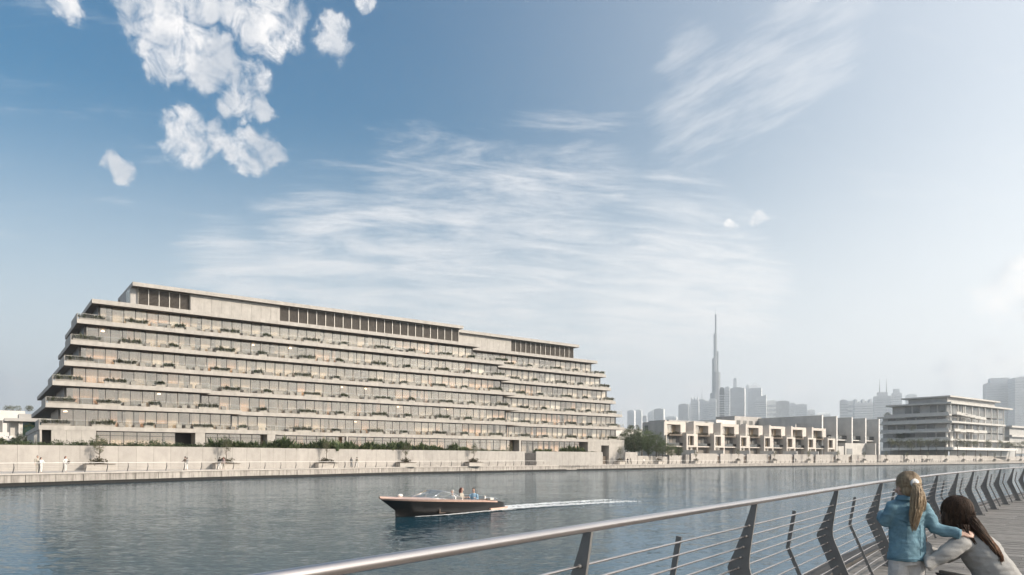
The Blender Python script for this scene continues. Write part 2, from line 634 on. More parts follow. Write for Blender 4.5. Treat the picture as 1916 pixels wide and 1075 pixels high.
class Path:
    def __init__(self, pts, step=1.0, raw=False):
        self.p = [Vector(q) for q in pts] if raw else catmull(pts, step)
        self.s = [0.0]
        for a, b in zip(self.p, self.p[1:]):
            self.s.append(self.s[-1] + (b - a).length)
        self.len = self.s[-1]

    def at(self, s):
        """point, tangent, and left normal at arc length s"""
        import bisect
        i = min(max(bisect.bisect_right(self.s, s) - 1, 0), len(self.p) - 2)
        a, b = self.p[i], self.p[i + 1]
        t = (s - self.s[i]) / max(1e-9, self.s[i + 1] - self.s[i])
        j0, j1 = max(i - 1, 0), min(i + 2, len(self.p) - 1)
        tan = ((b - self.p[j0]) * (1 - t) + (self.p[j1] - a) * t).normalized()
        return a.lerp(b, t), tan, Vector((-tan.y, tan.x))

    def s_at_px(self, px):
        k = (px - 960.0) / FOC
        best = None
        for i in range(len(self.p) - 1):
            a, b = self.p[i], self.p[i + 1]
            if a.y < 5 or b.y < 5:
                continue
            ka, kb = a.x / a.y, b.x / b.y
            if (ka - k) * (kb - k) <= 0:
                t = (k - ka) / (kb - ka) if kb != ka else 0
                best = self.s[i] + t * (self.s[i + 1] - self.s[i])
        return best


# ------------------------------------------------------------------ foliage
def leaf_quad(mb, c, size, rng, up=0.3, m=0, aspect=0.45):
    d = Vector((rng.gauss(0, 1), rng.gauss(0, 1), rng.gauss(up, 0.7)))
    d = d.normalized() if d.length > 1e-6 else Vector((0, 0, 1))
    s = d.cross(Vector((rng.gauss(0, 1), rng.gauss(0, 1), rng.gauss(0, 1))))
    s = s.normalized() if s.length > 1e-6 else Vector((1, 0, 0))
    w = size * aspect
    c = Vector(c)
    a, b = c - d * size * 0.5, c + d * size * 0.5
    bend = d.cross(s) * size * 0.12
    mb.face([a, c + s * w * 0.5 + bend, b, c - s * w * 0.5 + bend], m)


def crown_mesh(name, mat, rx, ry, rz, clumps, per, size, seed, fill=0.75, csize=0.32, up=0.3, flat_bottom=0.0):
    rng = random.Random(seed)
    mb = MB()
    for i in range(clumps):
        for _ in range(30):
            p = Vector((rng.uniform(-1, 1), rng.uniform(-1, 1), rng.uniform(-1 + flat_bottom, 1)))
            r = p.length
            if r < 1 and r > fill * rng.random() ** 0.5:
                break
        cr = csize * rng.uniform(0.6, 1.3)
        c = Vector((p.x * rx, p.y * ry, p.z * rz))
        for j in range(per):
            q = Vector((rng.gauss(0, 1), rng.gauss(0, 1), rng.gauss(0, 0.8)))
            q = q * (cr * 0.55)
            leaf_quad(mb, c + q, size * rng.uniform(0.6, 1.3), rng, up)
    return mb.mesh(name, mat)


def spiky_mesh(name, mat, lx, ly, h, n, seed, blade=0.4):
    """a box of upright pointed blades"""
    rng = random.Random(seed)
    mb = MB()
    tufts = [(rng.uniform(-lx, lx), rng.uniform(-ly, ly), rng.uniform(0.5, 1.0)) for _ in range(max(3, int(n / 9)))]
    for i in range(n):
        x, y, hh = tufts[i % len(tufts)]
        a = rng.uniform(0, 2 * PI)
        lean = rng.uniform(0.1, 0.9)
        L = h * hh * rng.uniform(0.6, 1.1)
        base = Vector((x + rng.gauss(0, 0.05), y + rng.gauss(0, 0.05), 0))
        dirv = Vector((math.cos(a) * lean, math.sin(a) * lean, 1)).normalized()
        s = dirv.cross(Vector((0, 0, 1)))
        s = (s.normalized() if s.length > 1e-5 else Vector((1, 0, 0))) * blade * 0.14
        mid = base + dirv * L * 0.55
        tip = base + dirv * L + Vector((math.cos(a), math.sin(a), -0.5)) * lean * L * 0.25
        mb.face([base - s * 0.5, base + s * 0.5, mid + s, mid - s])
        mb.face([mid - s, mid + s, tip])
    return mb.mesh(name, mat)


def trunk_mesh(name, h, r, limbs, seed, lean=0.04, spread=0.5):
    rng = random.Random(seed)
    mb = MB()
    pts, x, y = [], 0.0, 0.0
    for i in range(6):
        t = i / 5
        pts.append((x, y, h * t))
        x += rng.gauss(0, lean * h / 5)
        y += rng.gauss(0, lean * h / 5)
    mb.tube(pts, [r * (1.25 - 0.75 * i / 5) for i in range(6)], 7)
    for i in range(limbs):
        t = rng.uniform(0.45, 0.98)
        k = min(4, int(t * 5))
        b = Vector(pts[k]).lerp(Vector(pts[k + 1]), t * 5 - k)
        a = rng.uniform(0, 2 * PI)
        L = spread * h * rng.uniform(0.5, 1.0)
        e = b + Vector((math.cos(a) * L * 0.7, math.sin(a) * L * 0.7, L * 0.75))
        mid = b.lerp(e, 0.5) + Vector((math.cos(a), math.sin(a), -0.3)) * L * 0.1
        mb.tube([b, mid, e], [r * 0.5, r * 0.33, r * 0.12], 5)
    return mb.mesh(name, M['bark'])


# ------------------------------------------------------------------ canal, quay, promenade, land
EDGE = Path([(-74, -70), (-70, -20), (-66, 25), (-60, 44), (-54.5, 60), (-50, 71.7), (-46.5, 81.5), (-41.5, 93), (-37, 102), (-30.5, 111.5), (-21.7, 127.7), (-6.2, 145.5),
             (12.5, 168), (35, 191), (85, 246), (158, 300), (238, 366), (330, 452), (480, 590), (700, 800), (950, 1050)], 1.0)
PROM = 1.30
WALLTOP = CAMZ + 1.70

mb = MB()
G = 8800
mb.face([(-G, -900, 0), (G, -900, 0), (G, G, 0), (-G, G, 0)])


def water_material():
    m, nt, b = new_mat('canal_water')
    N, L = nt.nodes, nt.links
    geo = N.new('ShaderNodeNewGeometry')

    def nz(scale, st, rot, detail, rough=0.55):
        mp = N.new('ShaderNodeMapping')
        mp.inputs['Scale'].default_value = st
        mp.inputs['Rotation'].default_value = (0, 0, rot)
        L.new(geo.outputs['Position'], mp.inputs['Vector'])
        n = N.new('ShaderNodeTexNoise')
        n.inputs['Scale'].default_value = scale
        n.inputs['Detail'].default_value = detail
        n.inputs['Roughness'].default_value = rough
        n.inputs['Distortion'].default_value = 0.4
        L.new(mp.outputs[0], n.inputs['Vector'])
        return n.outputs[0]
    # slopes taken straight from noise, so that far ripples keep their steepness
    vec = None
    for scale, st, rot, det, k in ((10.0, (0.42, 1.1, 1), RAD(10), 5, 0.36), (2.0, (0.5, 1.2, 1), RAD(-12), 3, 0.14), (0.11, (0.7, 1.4, 1), RAD(25), 2, 0.05)):
        n_ = nz(scale, st, rot, det).node
        sb = N.new('ShaderNodeVectorMath')
        sb.operation = 'SUBTRACT'
        L.new(n_.outputs['Color'], sb.inputs[0])
        sb.inputs[1].default_value = (0.5, 0.5, 0.5)
        ml = N.new('ShaderNodeVectorMath')
        ml.operation = 'MULTIPLY'
        L.new(sb.outputs[0], ml.inputs[0])
        ml.inputs[1].default_value = (k * 0.7, k, 0.0)
        if vec is None:
            vec = ml.outputs[0]
        else:
            ad = N.new('ShaderNodeVectorMath')
            ad.operation = 'ADD'
            L.new(vec, ad.inputs[0])
            L.new(ml.outputs[0], ad.inputs[1])
            vec = ad.outputs[0]
    d = nz(0.045, (1, 1.6, 1), RAD(20), 3)
    patch = N.new('ShaderNodeMapRange')
    patch.inputs[1].default_value, patch.inputs[2].default_value = 0.35, 0.65
    patch.inputs[3].default_value, patch.inputs[4].default_value = 0.65, 1.2
    L.new(d, patch.inputs[0])
    sc = N.new('ShaderNodeVectorMath')
    sc.operation = 'SCALE'
    L.new(vec, sc.inputs[0])
    L.new(patch.outputs[0], sc.inputs['Scale'])
    ad = N.new('ShaderNodeVectorMath')
    ad.operation = 'ADD'
    L.new(sc.outputs[0], ad.inputs[0])
    ad.inputs[1].default_value = (0, 0, 1)
    nm = N.new('ShaderNodeVectorMath')
    nm.operation = 'NORMALIZE'
    L.new(ad.outputs[0], nm.inputs[0])
    N.remove(b)
    out = [q for q in N if q.type == 'OUTPUT_MATERIAL'][0]
    body = N.new('ShaderNodeBsdfDiffuse')
    body.inputs[0].default_value = (0.018, 0.062, 0.088, 1)
    gl = N.new('ShaderNodeBsdfGlossy')
    gl.inputs['Roughness'].default_value = 0.05
    gl.inputs['Color'].default_value = (0.70, 0.78, 0.86, 1)
    fr = N.new('ShaderNodeFresnel')
    fr.inputs['IOR'].default_value = 1.33
    mx = N.new('ShaderNodeMixShader')
    for q in (body, gl, fr):
        L.new(nm.outputs[0], q.inputs['Normal'])
    L.new(fr.outputs[0], mx.inputs[0])
    L.new(body.outputs[0], mx.inputs[1])
    L.new(gl.outputs[0], mx.inputs[2])
    L.new(mx.outputs[0], out.inputs['Surface'])
    return m


structure(mb.build('canal_water', water_material()), 'rippled grey green canal water')

# promenade sheet and quay
INL = Vector((-34.0, 46.0))
smp = [EDGE.at(s) for s in [i * 2.0 for i in range(int(EDGE.len / 2) + 1)]]
mb = MB()
for (p, t, n), (p2, t2, n2) in zip(smp, smp[1:]):
    a, b = p + n * 0.6, p2 + n2 * 0.6
    c, d = p2 + n2 * 0.6 + INL, p + n * 0.6 + INL
    mb.face([(a.x, a.y, PROM), (b.x, b.y, PROM), (c.x, c.y, PROM), (d.x, d.y, PROM)])
structure(mb.build('promenade', M['paving']), 'pale paved promenade on the far bank')


def quay():
    root = thing('quay_wall', 'pale stained concrete quay wall along the far bank of the canal', 'quay wall')
    root['kind'] = 'structure'
    mb = MB()
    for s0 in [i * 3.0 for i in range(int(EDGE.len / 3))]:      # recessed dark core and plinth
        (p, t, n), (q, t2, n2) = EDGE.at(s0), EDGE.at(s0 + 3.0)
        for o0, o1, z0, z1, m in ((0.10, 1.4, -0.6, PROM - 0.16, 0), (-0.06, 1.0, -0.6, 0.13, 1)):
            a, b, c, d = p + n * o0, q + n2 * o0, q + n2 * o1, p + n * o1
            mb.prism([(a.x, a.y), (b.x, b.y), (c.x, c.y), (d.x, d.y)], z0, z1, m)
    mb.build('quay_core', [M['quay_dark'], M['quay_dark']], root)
    s_first = EDGE.s_at_px(-160)
    s_mid = EDGE.s_at_px(1300)
    bl = 3.3
    me = MB()
    me.box(0, -0.0, 0.36, 3.24, 0.3, PROM - 0.165)
    block = me.mesh('quay_block', M['quay'])
    me = MB()
    me.box(0, -0.12, PROM - 0.16, 3.292, 1.2, PROM + 0.012)
    cope = me.mesh('coping_stone', M['coping'])
    far_b, far_c = MB(), MB()
    s = s_first
    while s < EDGE.len - bl:
        (p, t, n), (q, _, _) = EDGE.at(s), EDGE.at(s + bl)
        ang = math.atan2((q - p).y, (q - p).x)
        if s < s_mid:
            link('quay_block', block, root, (p.x, p.y, RNG.uniform(-0.01, 0.0)), ang)
            link('coping_stone', cope, root, (p.x, p.y, 0), ang)
        else:
            d = (q - p).normalized()
            nn = Vector((-d.y, d.x))
            for mbx, o0, o1, z0, z1, cut in ((far_b, 0, 0.3, 0.36, PROM - 0.165, 0.05), (far_c, -0.12, 1.2, PROM - 0.16, PROM + 0.012, 0.008)):
                a, b = p + nn * o0, q + nn * o0 - d * cut
                c, e = q + nn * o1 - d * cut, p + nn * o1
                mbx.prism([(a.x, a.y), (b.x, b.y), (c.x, c.y), (e.x, e.y)], z0, z1)
        s += bl
    stuff(far_b.build('quay_block_row', M['quay'], root))
    stuff(far_c.build('coping_row', M['coping'], root))


quay()

# retaining walls: (x px, distance) of their feet
WALL = Path([(-84, 60), (-72, 71.5), (-60.3, 84), (-38.6, 107), (-24.8, 127), (-12, 141), (0.5, 155), (2.6, 157.3)], 1.0)
WALL_B = Path([(5.2, 160.5), (14, 169), (22.5, 178.5)], 1.0)


def panel_wall(path, s0, s1, name, label, z0, z1, width=2.2, mat='wall_stone', parts=True, thick=0.5, cap=True):
    root = thing(name, label, 'wall')
    p0, t0, n0 = path.at(s0)
    pan = MB()
    pan.box(0, 0, 0, width - 0.022, 0.1, z1 - z0)
    me = pan.mesh('stone_panel', M[mat])
    core = MB()
    s, pts = s0, [s0]
    while s < s1 - 0.3:
        w = min(width, s1 - s)
        (p, t, n), (q, _, n2) = path.at(s), path.at(s + w)
        ang = math.atan2((q - p).y, (q - p).x)
        if parts:
            link('stone_panel', me, root, (p.x, p.y, z0), ang, (w / width, 1, 1))
        a, b = p + n * 0.06, q + n2 * 0.06
        c, d = q + n2 * thick, p + n * thick
        core.prism([(a.x, a.y), (b.x, b.y), (c.x, c.y), (d.x, d.y)], z0 - 0.3, z1 - (0.03 if parts else 0.0))
        s += w
    core.build('wall_core', M['quay'] if parts else M[mat], root)
    return root


panel_wall(WALL, 0, WALL.len, 'retaining_wall', 'tall pale stone panel wall below the garden of the terraced building', PROM, WALLTOP)
panel_wall(WALL_B, 0, WALL_B.len, 'retaining_wall', 'pale stone wall right of the stair gap below the lower wing', PROM, WALLTOP + 0.05)
# ------------------------------------------------------------------ land behind the walls
def off(path, s, w):
    p, t, n = path.at(s)
    q = p + n * w
    return (q.x, q.y)


_offp = {}


def offset_path(w):
    """the line that runs w metres inland of the quay edge"""
    if w not in _offp:
        _offp[w] = Path([off(EDGE, s * 1.5, w) for s in range(int(EDGE.len / 1.5))], raw=True)
    return _offp[w]


S1293 = EDGE.s_at_px(1318)
front = [(-130, 20)] + [off(WALL, s, 0.45) for s in [i * 4.0 for i in range(int(WALL.len / 4) + 1)]] + [off(WALL, WALL.len, 0.45)]
front += [(-1.2, 163.2), (1.6, 166.4)] + [off(WALL_B, s, 0.45) for s in (0.0, 12.0, WALL_B.len)] + [(26.9, 213.0), (20, 236), (44, 254)]
front += [off(EDGE, S1293 + 1 + i * 8.0, 6.75) for i in range(int((EDGE.len - S1293) / 8))]
mb = MB()
mb.prism(front + [(8600, 1400), (8600, 8600), (-8600, 8600), (-8600, 20)], 0.2, CAMZ + 1.42, 0, mtop=1)
structure(mb.build('land', [M['wall_stone'], M['ground']]), 'raised garden ground behind the canal walls')
mb = MB()
gp = offset_path(8.6)
g0, g1 = gp.s_at_px(1172), gp.s_at_px(1296)
pts = [tuple(gp.at(g0 + (g1 - g0) * i / 6)[0]) for i in range(7)]
mb.prism(pts + [(70, 262), (38, 238)], 0.4, CAMZ + 0.75, 0, mtop=1)
structure(mb.build('lower_garden_ground', [M['wall_stone'], M['ground']]), 'lower planted ground between the big building and the houses')


def edge_wall(x0, x1, top, w, label, parts=True, width=2.4, mat='wall_stone', name='garden_wall'):
    p = offset_path(w)
    return panel_wall(p, p.s_at_px(x0), p.s_at_px(x1), name, label, PROM, top, width, mat, parts, 0.35)


edge_wall(1170, 1193, CAMZ + 1.95, 7.6, 'short taller wall block joining the right end of the terraced building')
edge_wall(1193.5, 1240.5, CAMZ + 0.95, 8.0, 'low pale wall in front of the green trees')
edge_wall(1252.5, 1292, CAMZ + 1.15, 8.0, 'low pale wall below the first townhouse beside the trees')

# ------------------------------------------------------------------ the terraced apartment building
BO, BROT = Vector((-80.07, 120.0)), math.atan2(0.6007, 0.7995)
BD, BB = Vector((0.7995, 0.6007)), Vector((-0.6007, 0.7995))


def u_at(x, v):
    k = (x - 960.0) / FOC
    return (k * (BO.y + BB.y * v) - (BO.x + BB.x * v)) / (BD.x - k * BD.y)


def world_uv(u, v):
    return BO + BD * u + BB * v


bld = thing('terraced_apartment_building', 'long pale stone apartment building with stepped planted terraces and glass walls', 'apartment building', (BO.x, BO.y, 0), BROT)
ZS = {k: CAMZ + 5.75 + 3.83 * (k - 2) for k in range(2, 9)}
ZR = CAMZ + 32.55
TH = 0.76
ZG = CAMZ + 1.45
VM, VW = 3.0, 7.5
UL = {2: 0.0, 3: 0.95, 4: 1.93, 5: 3.88, 6: 4.83, 7: 5.8, 8: 8.1}
UR = {2: 105.0, 3: 105.0, 4: 104.6, 5: 103.3, 6: 101.5, 7: 99.5, 8: 92.0}
STEP = {2: 40.9, 3: 33.3, 4: 27.6}
WR = {2: 147.9, 3: 147.9, 4: 147.0, 5: 144.2, 6: 142.2, 7: 140.2, 8: 136.7}
DEEP = {2: 40, 3: 38, 4: 37, 5: 27, 6: 25, 7: 22, 8: 20}
fascia = []          # (u0, u1, v, z0, z1)


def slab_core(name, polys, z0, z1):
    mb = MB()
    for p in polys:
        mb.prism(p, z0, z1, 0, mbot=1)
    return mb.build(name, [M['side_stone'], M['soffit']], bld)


def fascia_run(u0, u1, v, z0, z1, w=1.76):
    n = max(1, round((u1 - u0) / w))
    for i in range(n):
        fascia.append((u0 + (u1 - u0) * i / n, u0 + (u1 - u0) * (i + 1) / n, v, z0, z1))


for k in range(2, 9):
    z1, z0 = ZS[k], ZS[k] - TH
    back = 3 + DEEP[k]
    polys = []
    e = 0.045
    if k in STEP:
        # the projecting strip is butted against the main slab
        polys.append([(UL[k], e), (STEP[k], e), (STEP[k], VM + e), (UL[k], VM + e)])
        fascia_run(UL[k], STEP[k], 0.0, z0, z1)
        fascia_run(STEP[k] + 0.02, UR[k], VM, z0, z1)
        polys.append([(UL[k], VM + e), (UR[k], VM + e), (UR[k], back), (UL[k], back)])
    else:
        polys.append([(UL[k], VM + e), (UR[k], VM + e), (UR[k], back), (UL[k], back)])
        fascia_run(UL[k], UR[k], VM, z0, z1)
    polys.append([(UR[k], VW + e), (WR[k], VW + e), (WR[k], VW + 24), (UR[k], VW + 24)])
    fascia_run(UR[k] + 0.05, WR[k], VW, z0, z1)
    slab_core('terrace_slab', polys, z0, z1)

# roof plates
RV, RVW = 2.1, 6.6
slab_core('roof', [[(14.46, RV + 0.045), (86.6, RV + 0.045), (86.6, 19.5), (14.46, 19.5)]], ZR - 0.7, ZR)
fascia_run(14.46, 86.6, RV, ZR - 0.7, ZR)
slab_core('roof', [[(86.65, RVW + 0.045), (128.8, RVW + 0.045), (128.8, 26), (86.65, 26)]], ZR - 0.72, ZR - 0.02)
fascia_run(86.7, 128.8, RVW, ZR - 0.72, ZR - 0.02)

# top storey: stone panels flush with the terrace edge, louvres between
uA, uB, uC, uD = u_at(258, 3.6), u_at(355, 3.6), u_at(522, 3.6), u_at(857, 3.6)
zt0, zt1 = ZS[8] + 0.004, ZR - 0.7
mb = MB()
mb.box(uA - 1.2, 3.95, zt0, uD, 16, zt1 - 0.004)
mb.box(uD + 0.004, 8.3, zt0, u_at(1073, 7.6), 22, zt1 - 0.024)
mb.build('top_storey_wall', M['side_stone'], bld)


def stone_run(u0, u1, v, z0, z1, w, thick, store):
    n = max(1, round((u1 - u0) / w))
    for i in range(n):
        store.append((u0 + (u1 - u0) * i / n + 0.012, u0 + (u1 - u0) * (i + 1) / n - 0.012, v, z0, z1, thick))


panels = []
stone_run(uB, uC, VM + 0.003, zt0, zt1 - 0.006, 1.95, 0.9, panels)
uE, uF = u_at(955, 7.9), u_at(1073, 7.9)
stone_run(uD + 0.02, uE, VW + 0.003, zt0, zt1 - 0.026, 1.95, 0.7, panels)

LW, LH = 2.0, zt1 - zt0 - 0.02
lm = MB()
for i in range(13):
    zc = 0.12 + i * (LH - 0.24) / 12
    lm.obox((LW / 2, 0.10, zc), (LW / 2 - 0.07, 0, 0), (0, 0.085, -0.05), (0, 0.006, 0.010), 0)
louv_me = lm.mesh('louvre_slats', M['louvre'])
lm = MB()
lm.box(0, 0, 0, 0.07, 0.2, LH)
lm.box(LW - 0.07, 0, 0, LW, 0.2, LH)
lm.box(0.07, 0.02, 0, LW - 0.07, 0.18, 0.05)
lm.box(0.07, 0.02, LH - 0.05, LW - 0.07, 0.18, LH)
lfr_me = lm.mesh('louvre_frame', M['rail_light'])
lm = MB()
lm.box(0.07, 0.21, 0, LW - 0.07, 0.24, LH)
lbk_me = lm.mesh('louvre_backing', M['frame'])
for u0, u1, v, n in ((uA, uB, 3.55, 5), (uC, uD, 3.25, 22), (uE, uF, VW + 0.35, 13)):
    w = (u1 - u0) / n
    for i in range(n):
        fr = link('louvre_frame', lfr_me, bld, (u0 + i * w, v, zt0 + 0.002), 0, (w / LW, 1, 1))
        link('louvre_slats', louv_me, fr)
        link('louvre_backing', lbk_me, fr)

# side windows of the top storey
mb = MB()
for i in range(3):
    mb.box(uA - 1.25, 4.2 + i * 1.3, zt0 + 0.1, uA - 1.205, 5.3 + i * 1.3, zt1 - 0.1)
mb.build('side_window', M['dark_glass'], bld)

# glazed storeys
panes = []           # (u0, u1, v, z0, z1, kind)
frames = MB()
rooms = MB()


def storey_done():
    global frames, rooms
    rooms.build('room_wall', M['interior'], bld)
    frames.build('window_frame', M['frame'], bld)
    frames, rooms = MB(), MB()


GR = random.Random(5)
KINDS = ['cream'] * 8 + ['grey'] * 5 + ['white'] * 2 + ['peach'] * 4 + ['open'] * 5


def glazing(u0, u1, v, z0, z1, pw=1.95, transom=None, depth=6.0, kinds=None, module=7):
    n = max(1, round((u1 - u0) / pw))
    w = (u1 - u0) / n
    mood = None
    for i in range(n + 1):
        u = u0 + i * w
        frames.box(u - 0.045, v - 0.05, z0, u + 0.045, v + 0.10, z1)
    frames.box(u0 + 0.05, v - 0.04, z0, u1 - 0.05, v + 0.09, z0 + 0.07)
    frames.box(u0 + 0.05, v - 0.04, z1 - 0.10, u1 - 0.05, v + 0.09, z1)
    if transom:
        frames.box(u0 + 0.05, v - 0.035, transom - 0.03, u1 - 0.05, v + 0.085, transom + 0.03)
    # rooms
    rooms.box(u0, v + depth, z0, u1, v + depth + 0.2, z1)
    i = 0
    while i < n:
        span = GR.choice([2, 3, 3, 4])
        mood = GR.choice(kinds or KINDS)
        ua = u0 + i * w
        rooms.box(ua - 0.08, v + 0.35, z0, ua + 0.08, v + depth - 0.002, z1 - 0.002)
        for j in range(i, min(n, i + span)):
            kd = mood if GR.random() < 0.72 else GR.choice(kinds or KINDS)
            panes.append((u0 + j * w + 0.045, u0 + (j + 1) * w - 0.045, v, z0 + 0.07, z1 - 0.10, kd))
        i += span
    rooms.box(u1 - 0.08, v + 0.35, z0, u1 + 0.08, v + depth - 0.002, z1 - 0.002)


GXL = {7: 187, 6: 161, 5: 151, 4: 136.7, 3: 124, 2: 112.8}
GXR = {7: 883, 6: 930, 5: 936, 4: 941, 3: 945, 2: 947}
GWR = {7: 1105, 6: 1122, 5: 1134, 4: 1141, 3: 1151, 2: 1151}
def one_box(name, mat, *a):
    m_ = MB()
    m_.box(*a)
    m_.build(name, M[mat], bld)


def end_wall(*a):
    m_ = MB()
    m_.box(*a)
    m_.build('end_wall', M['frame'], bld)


glass_line = {}
for k in range(2, 8):
    z0, z1 = ZS[k] + 0.003, ZS[k + 1] - TH - 0.003
    gv = VM + 2.0
    runs = []
    if k in STEP:
        gvp = 2.2
        ul = u_at(GXL[k], gvp)
        # glazing follows the slab above: the projecting part ends where the upper slab steps back
        st = STEP.get(k + 1, STEP[k] - 7 if k == 4 else STEP[k])
        st = min(STEP[k] - 1.5, st - 1.5) if k + 1 in STEP else None
        if st:
            runs.append((ul, st, gvp))
            end_wall(st + 0.05, gvp, z0, st + 0.28, gv + 0.4, z1)
            runs.append((st + 0.3, u_at(GXR[k], gv), gv))
        else:
            runs.append((u_at(GXL[k], gv), u_at(GXR[k], gv), gv))
    else:
        ul = u_at(GXL[k], gv)
        runs.append((ul, u_at(GXR[k], gv), gv))
    kk_ = KINDS if k > 4 else ['cream'] * 5 + ['grey'] * 7 + ['peach'] * 5 + ['white'] + ['open'] * 8
    for r in runs:
        glazing(r[0], r[1], r[2], z0, z1, kinds=kk_)
    u_end = runs[-1][1]
    end_wall(runs[0][0] - 0.30, runs[0][2] + 0.02, z0, runs[0][0] - 0.06, runs[0][2] + 16, z1)
    end_wall(u_end + 0.10, gv, z0, u_end + 0.3, VW + 3.0, z1)
    wv = VW + 2.0
    glazing(u_end + 0.4, u_at(GWR[k], wv), wv, z0, z1)
    uw = u_at(GWR[k], wv)
    end_wall(uw + 0.06, wv, z0, uw + 0.3, wv + 14, z1)
    glass_line[k] = (runs, u_end, uw)
    storey_done()

# podium storey
zp0, zp1 = ZG, ZS[2] - TH - 0.003
pod = []


def pier(x0, x1, v, depth=4.0, zb=zp0, w=2.3):
    stone_run(u_at(x0, v), u_at(x1, v), v, zb, zp1, w, depth, pod)


pier(74, 78.5, 0.06, 3.0)
pier(96, 180, 0.06, 1.2)
pier(365.5, 384, 0.06, 3.5)
pier(500, 515.5, 0.06, 2.9)
pier(648, 651.5, VM + 0.06, 1.0)
pier(971.5, 975, VM + 0.06, 5.0)
zbase = PROM - 0.2
ux0, ux1, ux2 = u_at(1100, VW + 0.06), u_at(1125, VW + 0.06), u_at(1139.5, VW + 0.06)
pier(1100, 1125, VW + 0.06, 4.0, zbase, 3.0)
stone_run(ux2, WR[2] - 0.02, VW + 0.06, zbase, zp1, 3.2, 4.0, pod)
stone_run(ux1, ux2, VW + 0.09, ZS[2] - TH - 0.95, zp1 - 0.004, 3.2, 0.6, pod)
ud = u_at(1130, VW + 0.06)
stone_run(ud + 2.3, ux2, VW + 0.075, zbase, CAMZ + 2.0, 3.0, 0.6, pod)
mb = MB()
mb.box(ux1 - 0.5, VW + 3.4, zbase, ux2 + 0.5, VW + 3.6, zp1)
mb.box(ux1 + 0.1, VW + 1.0, PROM, ux2 - 0.1, VW + 1.12, PROM + 2.3, 1)
mb.build('gate', [M['frame'], M['timber']], bld)
# dark loggias and inner walls of the podium
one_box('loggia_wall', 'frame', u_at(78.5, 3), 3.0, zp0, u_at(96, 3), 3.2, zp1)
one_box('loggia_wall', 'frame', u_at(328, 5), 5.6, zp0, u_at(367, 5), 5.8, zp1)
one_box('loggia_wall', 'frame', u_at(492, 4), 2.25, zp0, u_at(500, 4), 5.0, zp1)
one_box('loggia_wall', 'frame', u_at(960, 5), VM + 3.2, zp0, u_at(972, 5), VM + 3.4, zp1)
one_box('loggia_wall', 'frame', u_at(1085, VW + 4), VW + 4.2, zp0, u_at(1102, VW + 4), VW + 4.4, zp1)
mb = MB()
mb.box(0.10, 3.2, zp0 - 0.5, 0.4, 38, zp1)
mb.build('side_wall', M['side_stone'], bld)
mb = MB()
for i in range(4):
    mb.box(0.04, 5.0 + i * 2.4, zp0 + 0.1, 0.095, 7.0 + i * 2.4, zp1 - 0.6)
mb.build('side_window', M['pav_glass'], bld)
WARM = ['peach'] * 4 + ['cream'] * 3 + ['grey'] * 2 + ['open'] * 3
tz = zp1 - 0.75
glazing(u_at(180.5, 2.2), u_at(328, 2.2), 2.2, zp0, zp1, 2.1, tz, 5.0, WARM)
glazing(u_at(384.5, 2.2), u_at(492, 2.2), 2.2, zp0, zp1, 2.1, tz, 5.0, ['open', 'grey', 'cream', 'grey'])
glazing(u_at(516, 5.2), u_at(646, 5.2), 5.2, zp0, zp1, 2.1, tz, 5.0, WARM)
glazing(u_at(652, 5.2), u_at(960, 5.2), 5.2, zp0, zp1, 2.1, tz, 5.0, WARM)
glazing(u_at(975.5, VW + 2), u_at(1085, VW + 2), VW + 2, zp0, zp1, 2.0, tz, 5.0)
storey_done()


def place_runs(items, limit, key, unit_name, mat, alone, joined):
    items.sort(key=key)
    return items[:limit], items[limit:]


def dist_key(it):
    p = world_uv((it[0] + it[1]) / 2, it[2])
    return p.y / max(0.3, (it[1] - it[0]))


unit = MB()
unit.box(0, 0, 0, 1, 1, 1)
UNIT = {k: unit.mesh('stone_unit_' + k, M[k]) for k in ('stone', 'glass')}

# fascia panels
near, rest = place_runs(fascia, 300, dist_key, None, None, None, None)
for u0, u1, v, z0, z1 in near:
    link('fascia_panel', UNIT['stone'], bld, (u0 + 0.007, v - RNG.uniform(0, 0.006), z0 - 0.004), 0, (u1 - u0 - 0.014, 0.043, z1 - z0 + 0.008))
mb = MB()
for u0, u1, v, z0, z1 in rest:
    mb.box(u0 + 0.007, v, z0 - 0.004, u1 - 0.007, v + 0.043, z1 + 0.004)
stuff(mb.build('fascia_panel_run', M['stone'], bld))
for u0, u1, v, z0, z1, th in panels + pod:
    link('stone_panel', UNIT['stone'], bld, (u0, v - RNG.uniform(0, 0.002), z0), 0, (u1 - u0, th, z1 - z0))

# panes and curtains
near, rest = place_runs(panes, 300, dist_key, None, None, None, None)


def curtain_mesh(folds, amp, seed):
    rng = random.Random(seed)
    mb = MB()
    n = folds * 2
    y = [(amp if i % 2 else -amp) * rng.uniform(0.5, 1.2) for i in range(n + 1)]
    for i in range(n):
        mb.face([(i / n, y[i], 0), ((i + 1) / n, y[i + 1], 0), ((i + 1) / n, y[i + 1], 1), (i / n, y[i], 1)])
    return mb


